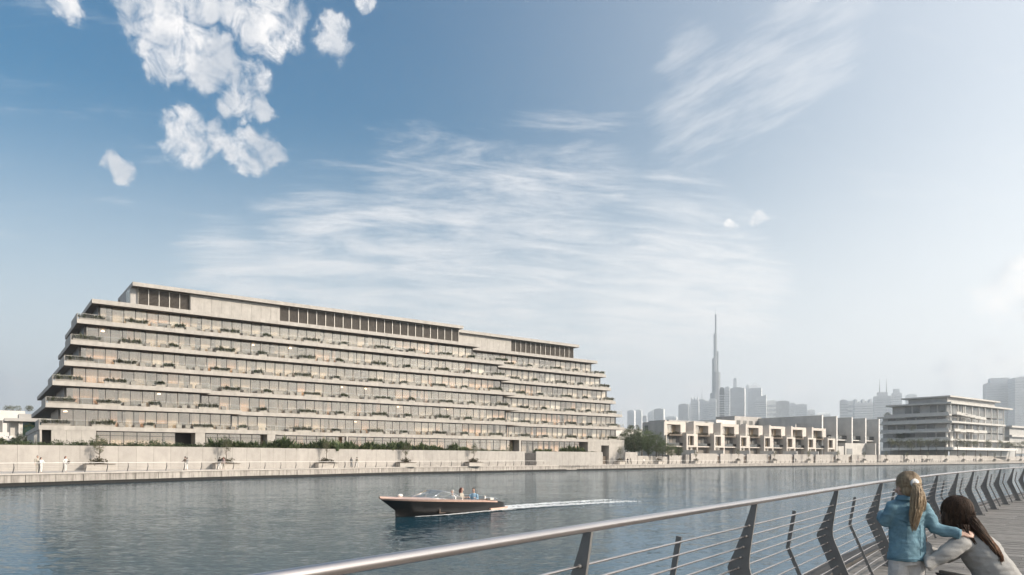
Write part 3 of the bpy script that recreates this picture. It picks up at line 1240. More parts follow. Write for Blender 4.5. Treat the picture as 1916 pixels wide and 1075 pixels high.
lm = bpy.data.materials.new('warm_lamp')
lm.use_nodes = True
_b = lm.node_tree.nodes['Principled BSDF']
_b.inputs['Base Color'].default_value = (0.8, 0.7, 0.55, 1)
_b.inputs['Emission Color'].default_value = (1.0, 0.72, 0.45, 1)
_b.inputs['Emission Strength'].default_value = 2.6
mb = MB()
mb.tube([(0, 0, 0), (0, 0, 0.22)], [0.34, 0.26], 12, smooth=False)
mb.tube([(0, 0, 0.2201), (0, 0, 0.36)], 0.012, 5)
LAMP_ME = mb.mesh('ceiling_lamp', lm)
CURT = {}
for kd in ('cream', 'grey', 'peach', 'white'):
    CURT[kd] = [curtain_mesh(9, 0.05, s).mesh('curtain_cloth', M['curtain_' + kd]) for s in range(3)]
far_c = {kd: MB() for kd in CURT}
mbp = MB()
for i, (u0, u1, v, z0, z1, kd) in enumerate(near + rest):
    alone = i < len(near)
    w, h = u1 - u0, z1 - z0
    if alone:
        o = link('window_pane', UNIT['glass'], bld, (u0, v, z0), 0, (w, 0.02, h))
        o.rotation_euler = (RAD(RNG.gauss(0, 0.25)), 0, RAD(RNG.gauss(0, 0.25)))
    else:
        t = RNG.gauss(0, 0.006)
        mbp.raw([(u0, v - t, z0), (u1, v + t, z0), (u1, v + t, z1), (u0, v - t, z1)], [(0, 1, 2, 3)])
    if kd == 'open' and alone and RNG.random() < 0.13:
        link('ceiling_lamp', LAMP_ME, bld, ((u0 + u1) / 2, v + RNG.uniform(0.9, 2.5), z1 - 0.35))
    if kd == 'open':
        spans = [(0.0, 0.16, 'cream')] if RNG.random() < 0.6 else []
        if RNG.random() < 0.5:
            spans.append((0.80, 0.2, 'grey'))
    elif RNG.random() < 0.3:
        s = RNG.uniform(0.45, 0.8)
        a = 0.0 if RNG.random() < 0.5 else 1 - s
        spans = [(a, s, kd)]
    else:
        spans = [(0.0, 1.0, kd)]
    cz0 = z0 - 0.05 if RNG.random() < 0.8 else z0 + h * RNG.uniform(0.2, 0.45)
    for a, s, kk in spans:
        if alone:
            c = link('curtain', CURT[kk][i % 3], bld, (u0 + w * a, v + 0.30, cz0), 0, (w * s, 1, z1 + 0.08 - cz0))
        else:
            y0 = v + 0.30
            n = 8
            for q in range(n):
                xa, xb = u0 + w * (a + s * q / n), u0 + w * (a + s * (q + 1) / n)
                da, db = (0.05, -0.05) if q % 2 else (-0.05, 0.05)
                far_c[kk].face([(xa, y0 + da, cz0), (xb, y0 + db, cz0), (xb, y0 + db, z1 + 0.08), (xa, y0 + da, z1 + 0.08)])
stuff(mbp.build('window_pane_run', M['glass'], bld))
for kd, m_ in far_c.items():
    stuff(m_.build('curtain_run', M['curtain_' + kd], bld))

# balustrades: glass, rail, posts; bars on the outer corner
bars = MB()


def balustrade(u0, u1, v, z):
    bal, rail = MB(), MB()
    bal.box(u0 + 0.06, v + 0.12, z + 0.08, u1, v + 0.135, z + 0.98)
    rail.box(u0 + 0.06, v + 0.105, z + 1.0, u1, v + 0.15, z + 1.04)
    n = int((u1 - u0) / 2.6)
    for i in range(n + 1):
        u = u0 + 0.1 + (u1 - u0 - 0.2) * i / max(1, n)
        rail.box(u - 0.018, v + 0.11, z + 0.003, u + 0.018, v + 0.145, z + 0.998)
    bal.build('glass_balustrade', M['clear'], bld)
    rail.build('balustrade_rail', M['rail_light'], bld)


for k in range(2, 8):
    z = ZS[k]
    if k in STEP:
        balustrade(UL[k], STEP[k] - 0.05, 0.0, z)
        balustrade(STEP[k] + 0.1, UR[k], VM, z)
        v0 = 0.0
    else:
        balustrade(UL[k], UR[k], VM, z)
        v0 = VM
    balustrade(UR[k] + 0.2, WR[k] - 0.15, VW, z)
    # bars
    for i in range(34):
        bars.box(UL[k] + 0.15 + i * 0.15, v0 + 0.16, z + 0.05, UL[k] + 0.17 + i * 0.15, v0 + 0.18, z + 0.99)
    par = MB()
    par.box(UL[k] + 0.003, v0 + 0.2, z + 0.003, UL[k] + 0.16, v0 + 10.0, z + 0.98)
    par.build('side_parapet', M['side_stone'], bld)
    for i in range(18):
        bars.box(WR[k] - 0.15, VW + 0.2 + i * 0.3, z + 0.05, WR[k] - 0.13, VW + 0.22 + i * 0.3, z + 0.99)
    stuff(bars.build('balustrade_bars', M['frame'], bld))
    bars = MB()

# ------------------------------------------------------------------ planters and furniture on the terraces
long_shrub = [spiky_mesh('planter_shrub', M['leaf'], 1.6, 0.25, 1.05, 380, 40 + i, 0.62) for i in range(3)]
short_shrub = [spiky_mesh('planter_shrub', M['leaf_dark'], 0.72, 0.25, 0.95, 190, 50 + i, 0.62) for i in range(3)]
corner_shrub = [spiky_mesh('planter_shrub', M['leaf'], 1.9, 0.25, 1.0, 380, 60 + i, 0.55) for i in range(2)]


def tray(lx, ly, h):
    mb = MB()
    mb.box(-lx, -ly, 0, lx, -ly + 0.05, h)
    mb.box(-lx, ly - 0.05, 0, lx, ly, h)
    mb.box(-lx, -ly + 0.05, 0, -lx + 0.05, ly - 0.05, h)
    mb.box(lx - 0.05, -ly + 0.05, 0, lx, ly - 0.05, h)
    mb.box(-lx + 0.05, -ly + 0.05, 0, lx - 0.05, ly - 0.05, h - 0.06, 1)
    return mb.mesh('planter_box', [M['planter'], M['soil']])


TRAY = {'long': tray(1.75, 0.3, 0.42), 'short': tray(0.8, 0.3, 0.42), 'corner': tray(2.1, 0.3, 0.35)}


def sofa_mesh(w):
    mb = MB()
    mb.box(-w, -0.40, 0.08, w, 0.40, 0.40)
    mb.box(-w, -0.40, 0.405, w, -0.22, 0.80)
    mb.box(-w, -0.218, 0.405, -w + 0.16, 0.40, 0.62)
    mb.box(w - 0.16, -0.218, 0.405, w, 0.40, 0.62)
    mb.box(-w + 0.18, -0.215, 0.402, w - 0.18, 0.38, 0.52)
    for sx in (-1, 1):
        for sy in (-1, 1):
            mb.box(sx * (w - 0.08) - 0.03, sy * 0.33 - 0.03, 0, sx * (w - 0.08) + 0.03, sy * 0.33 + 0.03, 0.078)
    return mb.mesh('lounge_seat', M['fabric'])


def table_mesh():
    mb = MB()
    mb.tube([(0, 0, 0.40), (0, 0, 0.44)], 0.38, 14, smooth=False)
    mb.tube([(0, 0, 0.03), (0, 0, 0.399)], 0.05, 8)
    mb.tube([(0, 0, 0.0), (0, 0, 0.029)], 0.22, 12, smooth=False)
    return mb.mesh('low_table', M['rail_light'])


SEAT = {'armchair': sofa_mesh(0.46), 'sofa': sofa_mesh(0.95)}
TABLE = table_mesh()
LAMP = MB()
LAMP.box(-0.28, -0.28, 0.0, 0.28, 0.28, 1.15)
LAMP.box(-0.31, -0.31, 1.15, 0.31, 0.31, 1.20)
LAMP = LAMP.mesh('terrace_divider', M['curtain_white'])
LEVEL = {7: 'top terrace', 6: 'second-highest terrace', 5: 'third-highest terrace', 4: 'fourth-highest terrace', 3: 'second-lowest terrace', 2: 'lowest terrace'}


def place(u, v, z):
    p = world_uv(u, v)
    return (p.x, p.y, z)


def planter(kind, shrubs, u, v, z, label, group):
    o = link('terrace_planter', TRAY[kind], None, place(u, v, z), BROT)
    tag(o, label, 'planter', group)
    sh_ = RNG.uniform(0.85, 1.2)
    link('planter_shrub', RNG.choice(shrubs), o, (0, 0, 0.34), PI if RNG.random() < 0.5 else 0.0, (1.08, 1.5, sh_))
    return o


def simple(name, me, u, v, z, rot, label, cat, group):
    o = link(name, me, None, place(u, v, z), BROT + rot)
    return tag(o, label, cat, group)


TR = random.Random(21)
for k in range(2, 8):
    z = ZS[k] + 0.003
    lv = LEVEL[k]
    for wing in (0, 1):
        if wing == 0:
            u, uend, first = UL[k] + 2.4, UR[k] - 2.0, True
        else:
            u, uend, first = UR[k] + 3.0, WR[k] - 2.2, False
        nl = ns = na = nt_ = nf = 0
        where = ('right wing ' if wing else 'main wing ') + lv
        if first:
            v0 = 0.0 if k in STEP else VM
            planter('corner', corner_shrub, u + 0.1, v0 + 0.62, z, 'corner planter of dense shrubs at the shaded end of the %s' % lv, 'corner planters at the shaded end')
            u += 5.2
        seq = ['long', 'chair', 'table', 'chair', 'short', 'sofa', 'table', 'chair', 'chair']
        gap = {'long': 2.5, 'short': 1.55, 'chair': 1.35, 'table': 1.0, 'sofa': 1.75}
        i = 0 if k % 2 else 0
        while u < uend:
            it = seq[i % len(seq)]
            i += 1
            v0 = 0.0 if (k in STEP and wing == 0 and u < STEP[k] - 2.2) else (VM if wing == 0 else VW)
            if k in STEP and wing == 0 and STEP[k] - 2.2 <= u < STEP[k] + 2.2:
                u += 1.0
                i -= 1
                continue
            g = gap[it]
            u += g * 0.5
            rot = TR.choice([0, 0, PI, PI / 2, -PI / 2]) + TR.gauss(0, 0.12)
            if it == 'long':
                planter('long', long_shrub, u + 0.7, v0 + 0.62, z, 'long stone planter of spiky shrubs, %s from shaded end, %s' % (nth(nl), where), 'long planters along the terraces')
                nl += 1
                u += 1.5
            elif it == 'short':
                planter('short', short_shrub, u + 0.2, v0 + 0.62, z, 'short stone planter with bushy plant, %s from shaded end, %s' % (nth(ns), where), 'short planters along the terraces')
                ns += 1
                u += 0.4
            elif it == 'table':
                simple('low_table', TABLE, u, v0 + 0.95, z, 0, 'low round table, %s from shaded end, %s' % (nth(nt_), where), 'table', 'low tables on the terraces')
                nt_ += 1
            elif it == 'sofa':
                simple('outdoor_sofa', SEAT['sofa'], u + 0.2, v0 + 1.0, z, TR.choice([0, PI]), 'pale outdoor sofa, %s from shaded end, %s' % (nth(nf), where), 'sofa', 'sofas on the terraces')
                nf += 1
                u += 0.3
            else:
                simple('outdoor_armchair', SEAT['armchair'], u, v0 + 0.95, z, rot, 'pale outdoor armchair, %s from shaded end, %s' % (nth(na), where), 'armchair', 'armchairs on the terraces')
                na += 1
            u += g * 0.5 + 0.15
# ------------------------------------------------------------------ promenade railing of the far bank
def far_railing():
    root = thing('promenade_railing', 'white handrail on curved dark posts along the far promenade edge', 'railing')
    pm_ = MB()
    prof_o = [(0.0, 1.0), (0.15, 0.55), (-0.05, 0.0)]
    prof_i = [(0.05, 1.0), (0.02, 0.57), (-0.19, 0.0)]
    # plate in the plane across the edge: x = towards the water
    poly = prof_o + prof_i[::-1]
    v = [(-x, -0.012, z) for x, z in poly] + [(-x, 0.012, z) for x, z in poly]
    n = len(poly)
    pm_.raw(v, [(0, 1, 4, 5), (1, 2, 3, 4), (n + 5, n + 4, n + 1, n + 0), (n + 4, n + 3, n + 2, n + 1)] + [(i, n + i, n + (i + 1) % n, (i + 1) % n) for i in range(n)])
    post = pm_.mesh('rail_post', M['steel'])
    s = EDGE.s_at_px(-140)
    rest = MB()
    i = 0
    pts = []
    while s < EDGE.len - 3:
        p, t, nn = EDGE.at(s)
        q = p + nn * 0.42
        ang = math.atan2(nn.y, nn.x)
        if i < 150:
            link('rail_post', post, root, (q.x, q.y, PROM + 0.012), ang)
        else:
            mt = Matrix.Translation((q.x, q.y, PROM + 0.012)) @ Matrix.Rotation(ang, 4, 'Z')
            rest.raw([mt @ Vector(w) for w in pm_.v], pm_.f)
        e = p + nn * 0.40
        pts.append((e.x, e.y, PROM + 1.045))
        s += 2.7
        i += 1
    stuff(rest.build('rail_post_row', M['steel'], root))
    mb = MB()
    mb.tube(pts, 0.035, 6)
    mb.build('handrail', M['white_rail'], root)
    mb = MB()
    for a, b in zip(pts, pts[1:]):
        for zz in (0.12, 0.30, 0.48, 0.66, 0.84):
            mb.tube([(a[0], a[1], PROM + zz), (b[0], b[1], PROM + zz)], 0.006, 3)
    stuff(mb.build('rail_wire', M['white_rail'], root))


far_railing()

# ------------------------------------------------------------------ trees and plants
TREE_TRUNK = [trunk_mesh('trunk', 3.0, 0.05, 7, 70 + i, 0.03, 0.35) for i in range(3)]
TREE_CROWN = [crown_mesh('crown', M['leaf_dry'], 0.95, 0.95, 1.25, 34, 26, 0.17, 80 + i, 0.6, 0.36) for i in range(3)]
UNDER = [crown_mesh('undergrowth', M['leaf_brown'], 1.0, 0.42, 0.5, 26, 22, 0.22, 90 + i, 0.5, 0.3, 0.6, 1.0) for i in range(3)]
mb = MB()
mb.box(-1.65, -0.75, 0, 1.65, -0.62, 0.78)
mb.box(-1.65, 0.62, 0, 1.65, 0.75, 0.78)
mb.box(-1.65, -0.62, 0, -1.52, 0.62, 0.78)
mb.box(1.52, -0.62, 0, 1.65, 0.62, 0.78)
mb.box(-1.52, -0.62, 0, 1.52, 0.62, 0.72, 1)
PROM_TRAY = mb.mesh('stone_planter', [M['planter'], M['soil']])
mb = MB()
mb.box(-1.75, -0.85, 0.782, 1.75, -0.55, 0.85)
mb.box(-1.75, 0.55, 0.782, 1.75, 0.85, 0.85)
mb.box(-1.75, -0.548, 0.782, -1.45, 0.548, 0.85)
mb.box(1.45, -0.548, 0.782, 1.75, 0.548, 0.85)
TRAY_CAP = mb.mesh('bench_rim', M['timber'])
PL_X = [180, 415, 600, 751, 878, 976, 1072, 1160, 1233, 1302, 1381, 1449, 1513, 1568, 1617, 1658, 1697, 1735, 1770, 1803, 1835, 1861, 1887, 1910]
for i, x in enumerate(PL_X):
    s = EDGE.s_at_px(x)
    p, t, n = EDGE.at(s)
    w = 2.9 if x > 400 else 7.5
    if x < 1000:
        # stand close to the wall foot
        k = (x - 960) / FOC
        sw = WALL.s_at_px(x) if x < 950 else None
        if sw is not None:
            q, tq, nq = WALL.at(sw)
            q = q - nq * 1.35
        else:
            q = p + n * 3.4
        ang = BROT + 0.02
    else:
        pw = offset_path(5.4 if x < 1290 else 4.2)
        q, t, n = pw.at(pw.s_at_px(x))
        ang = math.atan2(t.y, t.x)
    q = Vector((q.x, q.y))
    near = i < 15
    o = thing('tree_planter', 'white stone planter with slender tree, %s along the far promenade from its near end' % nth(i), 'planter', (q.x, q.y, PROM), ang, 'planter boxes along the far promenade')
    link('stone_planter', PROM_TRAY, o)
    link('bench_rim', TRAY_CAP, o)
    tr = thing('promenade_tree', 'slender young tree in the %s promenade planter box from the near end' % nth(i), 'tree', (q.x, q.y, PROM + 0.72), RNG.uniform(0, 6), 'young trees in the promenade planters')
    hs = RNG.uniform(0.9, 1.1)
    link('trunk', TREE_TRUNK[i % 3], tr, (0, 0, 0), 0, (1, 1, hs))
    link('crown', TREE_CROWN[i % 3], tr, (0, 0, 2.95 * hs), RNG.uniform(0, 6), (0.72, 0.72, 0.9))
    sh = link('low_shrub', UNDER[i % 3], None, (q.x, q.y, PROM + 0.74), ang, (1.25, 1.2, 1.35))
    tag(sh, 'brownish shrub at the tree foot in the %s promenade planter box from the near end' % nth(i), 'shrub', 'low shrubs in the promenade planters')

# hedge on the tall wall: one clipped-loose hedge per stretch
HEDGE = [crown_mesh('hedge_foliage', M['leaf_dark'], 2.6, 0.7, 0.8, 60, 26, 0.26, 120 + i, 0.3, 0.42, 0.5, 1.0) for i in range(4)]
FERN = [spiky_mesh('fern_foliage', M['leaf_lush'], 1.3, 0.8, 1.9, 150, 130 + i, 1.5) for i in range(3)]
s, i = 1.0, 0
GT = CAMZ + 1.42
while s < WALL.len - 4:
    p, t, n = WALL.at(s + 2)
    q = p + n * 1.3
    o = thing('hedge', 'dark green loose hedge on the tall garden wall, %s stretch from the near end' % nth(i), 'hedge', (q.x, q.y, GT), math.atan2(t.y, t.x), 'hedge stretches on the tall wall')
    sx = RNG.uniform(0.75, 1.3) if s < 75 else RNG.uniform(0.5, 0.85)
    link('hedge_foliage', HEDGE[i % 4], o, (0, 0, -0.05), PI * (i % 2), (1.05, 1.0, sx))
    s += 3.7
    i += 1
FX = [(425, 1.2), (446, 1.0), (462, .9), (496, 1.0), (533, 1.15), (547, 1.35), (566, .9), (582, .95), (612, 1.2), (626, 1.35), (640, 1.0), (655, 1.1), (668, 1.25), (683, .9), (700, 1.2), (716, 1.0), (735, 1.1), (757, 1.3),
      (768, 1.45), (780, 1.0), (801, 1.1), (818, .95), (828, 1.0), (865, 1.2), (880, .9), (988, .8), (1003, .8), (1018, .7), (1036, .8), (1070, .9), (1082, 1.3), (1092, 1.1)]
for i, (x, sc) in enumerate(FX):
    pth = WALL if x < 955 else WALL_B
    sw = pth.s_at_px(x)
    if sw is None:
        continue
    p, t, n = pth.at(sw)
    q = p + n * (1.7 + RNG.uniform(-0.3, 0.8))
    o = thing('tropical_shrub', 'lush fan leaved shrub above the garden wall, %s from the near end' % nth(i), 'shrub', (q.x, q.y, GT - 0.05), RNG.uniform(0, 6), 'lush shrubs above the garden wall')
    link('fern_foliage', FERN[i % 3], o, None, 0, (sc, sc, sc))
s, i = 1.0, 0
while s < WALL_B.len - 3:
    p, t, n = WALL_B.at(s + 1.5)
    q = p + n * 1.2
    o = thing('hedge', 'low green planting above the right stretch of wall, %s clump from the stair gap' % nth(i), 'hedge', (q.x, q.y, GT), math.atan2(t.y, t.x), 'low planting above the right wall')
    link('hedge_foliage', HEDGE[(i + 1) % 4], o, None, 0, (0.8, 1, 0.5))
    s += 4
    i += 1

# full trees between the building and the houses, and behind
BIG = [crown_mesh('crown', M['leaf_lush'], 3.2, 2.9, 3.4, 95, 46, 0.30, 150 + i, 0.8, 0.75) for i in range(3)]
BIGD = [crown_mesh('crown', M['leaf_dark'], 3.2, 2.9, 3.4, 95, 46, 0.30, 160 + i, 0.8, 0.75) for i in range(2)]
BTR = [trunk_mesh('trunk', 5.2, 0.16, 6, 170 + i, 0.03, 0.35) for i in range(2)]
BT = [(1174, 226, 1.0, 0, 3.6), (1188, 216, 0.95, 1, 3.2), (1201, 222, 1.1, 0, 3.9), (1213, 212, 0.82, 0, 2.6), (1228, 209, 0.88, 1, 3.1), (1240, 213, 0.6, 0, 2.2), (1182, 236, 1.2, 1, 4.6), (1256, 210, 0.5, 0, 1.5), (1270, 213, 0.42, 0, 1.2)]
TWH = ['tall tree at the back beside the wing', 'broad dark green tree beside the big building', 'bright green tree in the middle of the garden clump', 'low front tree of the garden clump',
       'dark rounded tree against the end townhouse', 'small tree touching the first townhouse corner', 'highest dark tree at the back of the clump', 'small bush like tree below the first townhouse', 'smallest pale bush at the townhouse foot']
for i, (x, D, sc, dk, hz) in enumerate(BT):
    q = at(x, D)
    o = thing('garden_tree', TWH[i], 'tree', (q.x, q.y, CAMZ + 0.7), RNG.uniform(0, 6), 'trees between the building and the townhouses')
    link('trunk', BTR[i % 2], o, None, 0, (sc, sc, sc * 0.9))
    link('crown', (BIG if i != 1 and i != 6 else BIGD)[i % 2], o, (0, 0, hz + 1.2 * sc), RNG.uniform(0, 6), (sc, sc, sc))

# ------------------------------------------------------------------ townhouses
PITCH = 13.42 * 1.12
TS = 1.12
T0 = Vector((45.9, 215.0)) * TS
TDIR = Vector((0.8029, 0.5961))
TROT = math.atan2(TDIR.y, TDIR.x)
C = CAMZ
box_shrub = [crown_mesh('box_plants', M['leaf_brown'], 3.1, 0.4, 0.7, 42, 22, 0.3, 200 + i, 0.3, 0.4, 0.6, 1.0) for i in range(2)]


def townhouse():
    o = thing('townhouse', 'x', 'house')
    w = MB()
    # upper storey frame
    zt, zb = C + 11.5, C + 7.35
    w.box(0, 0, zb, 1.05, 8.6, zt - 0.9)
    w.box(7.2, 0, zb, 9.6, 8.6, zt - 0.9)
    w.box(0, 0, zt - 0.9, 9.6, 8.6, zt)
    w.box(1.05, 0.1, zb, 7.2, 8.6, zb + 0.35)
    w.box(0.15, 0, zt + 0.002, 0.9, 2, zt + 0.35)
    w.build('upper_storey_frame', M['house'], o)
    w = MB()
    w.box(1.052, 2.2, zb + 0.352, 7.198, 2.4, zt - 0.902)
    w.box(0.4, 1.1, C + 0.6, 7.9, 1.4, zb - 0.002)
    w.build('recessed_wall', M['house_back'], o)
    for i in range(3):
        g = MB()
        x0 = 1.25 + i * 2.0
        g.box(x0, 1.9, zb + 0.4, x0 + 1.85, 1.94, zt - 1.0)
        p = g.build('upper_window', M['glass'], o)
        c = MB()
        cm = curtain_mesh(6, 0.05, i + 3)
        c.raw([(x0 + q[0] * 1.8, 2.08 + q[1], zb + 0.42 + q[2] * 2.7) for q in cm.v], cm.f)
        c.build('curtain', M['curtain_grey'] if i % 2 else M['curtain_cream'], p)
    f = MB()
    for i in range(4):
        f.box(1.12 + i * 2.0, 1.8, zb + 0.38, 1.22 + i * 2.0, 1.97, zt - 0.95)
    f.build('window_frame', M['white'], o)
    # slab over the ground floor recess
    w = MB()
    w.box(0.36, -0.4, C + 3.75, 7.9, 1.1, C + 4.05)
    w.box(0.0, -0.5, C + 0.4, 0.35, 1.1, zb - 0.003)
    w.build('balcony_slab', M['house'], o)
    for i, (a, b) in enumerate(((0.6, 3.2), (4.9, 6.6))):
        f = MB()
        f.box(a, 1.02, C + 4.1, b, 1.08, C + 6.9)
        p = f.build('dark_window', M['pav_glass'], o)
        g = MB()
        g.box(a - 0.03, 0.94, C + 4.08, a + 0.05, 1.098, C + 6.95)
        g.box(b - 0.05, 0.94, C + 4.08, b + 0.03, 1.098, C + 6.95)
        g.box(a + 0.05, 0.94, C + 6.88, b - 0.05, 1.098, C + 6.95)
        g.box((a + b) / 2 - 0.03, 0.94, C + 4.08, (a + b) / 2 + 0.03, 1.098, C + 6.88)
        g.build('window_frame', M['frame'], p)
    g = MB()
    g.box(0.5, -0.3, C + 4.055, 7.85, -0.27, C + 5.0)
    g.build('glass_balustrade', M['dark_glass'], o)
    # lower projecting box
    u0, u1 = 7.95, 13.3
    z1 = C + 7.72
    w = MB()
    w.box(u0, -1.7, C + 0.4, u0 + 0.55, 6, z1 - 0.55)
    w.box(u1 - 0.55, -1.7, C + 0.4, u1, 6, C + 3.7)
    w.box(u1 - 1.9, -1.7, C + 4.25, u1, 6, z1 - 0.55)
    w.box(u0, -1.7, z1 - 0.55, u1, 6, z1)
    w.box(u0 + 0.55, -1.7, C + 3.702, u1, 6, C + 4.248)
    w.box(u0 + 0.1, -1.65, z1 + 0.002, u0 + 0.25, 2, z1 + 0.5)
    w.build('lower_storey_frame', M['house'], o)
    w = MB()
    w.box(u0 + 0.56, -0.4, C + 0.4, u1 - 0.56, -0.3, C + 3.69)
    w.box(u0 + 0.56, -0.4, C + 4.26, u1 - 1.92, -0.3, z1 - 0.56)
    w.build('inner_wall', M['curtain_grey'], o)
    for i in range(2):
        x0 = u0 + 0.6 + i * 1.42
        g = MB()
        g.box(x0, -0.9, C + 4.27, x0 + 1.36, -0.86, z1 - 0.58)
        p = g.build('lower_window', M['glass'], o)
        c = MB()
        cm = curtain_mesh(5, 0.05, i + 9)
        c.raw([(x0 + 0.1 + q[0] * 0.9, -0.65 + q[1], C + 4.28 + q[2] * 2.8) for q in cm.v], cm.f)
        c.build('curtain', M['curtain_cream'] if i else M['curtain_grey'], p)
        g = MB()
        g.box(x0 + i * 0.7, -0.9, C + 0.5, x0 + 1.36 + i * 0.7, -0.86, C + 3.65)
        g.build('ground_window', M['glass'], o)
    f = MB()
    for x in (u0 + 0.56, u0 + 1.97, u0 + 3.36):
        f.box(x, -1.0, C + 4.255, x + 0.07, -0.8, z1 - 0.56)
    f.build('window_frame', M['frame'], o)
    g = MB()
    g.box(u0 + 0.3, -1.6, z1 + 0.01, u1 - 0.1, -1.57, z1 + 0.9)
    g.build('terrace_balustrade', M['clear'], o)
    # roof back part
    w = MB()
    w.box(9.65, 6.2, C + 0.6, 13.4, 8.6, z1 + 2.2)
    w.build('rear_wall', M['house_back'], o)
    return o


house0 = townhouse()
GRP = 'row of townhouses behind the canal wall'
for i in range(7):
    o = house0 if i == 0 else copy_tree(house0)
    p = T0 + TDIR * (PITCH * i)
    o.location = (p.x, p.y, C * (1 - TS))
    o.scale = (TS,) * 3
    o.rotation_euler = (0, 0, TROT)
    o['label'] = ('pale three storey townhouse at the near end of the row, beside the trees', 'second pale townhouse from the trees in the row', 'third pale townhouse from the trees in the row',
                  'middle pale townhouse, fourth of the seven in the row', 'fifth pale townhouse from the trees in the row', 'sixth pale townhouse from the trees in the row',
                  'last pale townhouse of the row, against the tall fin walls')[i]
    o['group'] = GRP

    def loc(u, v, z):
        q = p + TDIR * u * TS + Vector((-TDIR.y, TDIR.x)) * v * TS
        return (q.x, q.y, C + (z - C) * TS)
    wds = nth(i)
    t = link('balcony_planter', box_shrub[i % 2], None, loc(4.3, -0.35, C + 7.66), TROT)
    tag(t, 'trough of reddish plants under the upper window of the %s townhouse from the trees' % wds, 'plants', 'plant troughs on the townhouses')
    mb = MB()
    mb.box(-3.3, -0.35, -0.6, 3.3, 0.35, -0.02)
    mb.build('trough', M['timber'], t)
    mb = MB()
    mb.box(0, 0, C + 0.3, 0.3, 6, C + 3.4)
    pz = mb.build('garden_post', M['white'], None, loc(5.0, -7.4, 0))
    pz.rotation_euler = (0, 0, TROT)
    tag(pz, 'low white garden divider wall in front of the %s townhouse from the trees' % wds, 'divider wall', 'divider walls in the townhouse gardens')

# end wall of the row with slit windows
p = T0
o = thing('end_house_wall', 'plain grey end wall of the townhouse row with narrow dark windows', 'wall', (p.x, p.y, C * (1 - TS)), TROT)
o.scale = (TS,) * 3
mb = MB()
mb.box(-0.35, 0.02, C + 0.4, -0.01, 8.8, C + 11.3)
mb.build('side_wall', M['fin'], o)
for z0, z1 in ((C + 7.6, C + 10.4), (C + 3.6, C + 6.6)):
    mb = MB()
    mb.box(-0.42, 6.4, z0, -0.352, 7.8, z1)
    mb.build('slit_window', M['pav_glass'], o)
# townhouse canal wall with gates
gx = [1293] + [1347.5, 1397, 1442.5, 1485.5, 1525.5, 1563]
for i in range(7):
    x0 = gx[i]
    x1 = (gx[i + 1] - 0.5) if i < 6 else 1591
    edge_wall(x0 + (0.6 if i else 0), x1 - 4.4 + (1.2 if i > 2 else 0), CAMZ + 1.82, 6.2, 'pale canal wall in front of the %s townhouse from the trees' % nth(i), True, 2.6)
    gpth = offset_path(6.7)
    q, t, n = gpth.at(gpth.s_at_px(x1 - 2.2 + (0.6 if i > 2 else 0)))
    o = thing('garden_gate', 'dark slatted gate in the canal wall beside the %s townhouse from the trees' % nth(i), 'gate', (q.x, q.y, PROM), math.atan2(t.y, t.x), 'gates in the townhouse canal wall')
    mb = MB()
    for j in range(9):
        mb.box(-1.0 + j * 0.23, -0.03, 0.05, -0.82 + j * 0.23, 0.03, 2.3)
    mb.build('gate_leaf', M['timber'], o)
    mb = MB()
    mb.box(-1.12, -0.05, 0, -1.02, 0.05, 2.4)
    mb.box(1.24, -0.05, 0, 1.34, 0.05, 2.4)
    mb.box(-1.02, -0.05, 2.31, 1.24, 0.05, 2.4)
    mb.build('gate_frame', M['frame'], o)

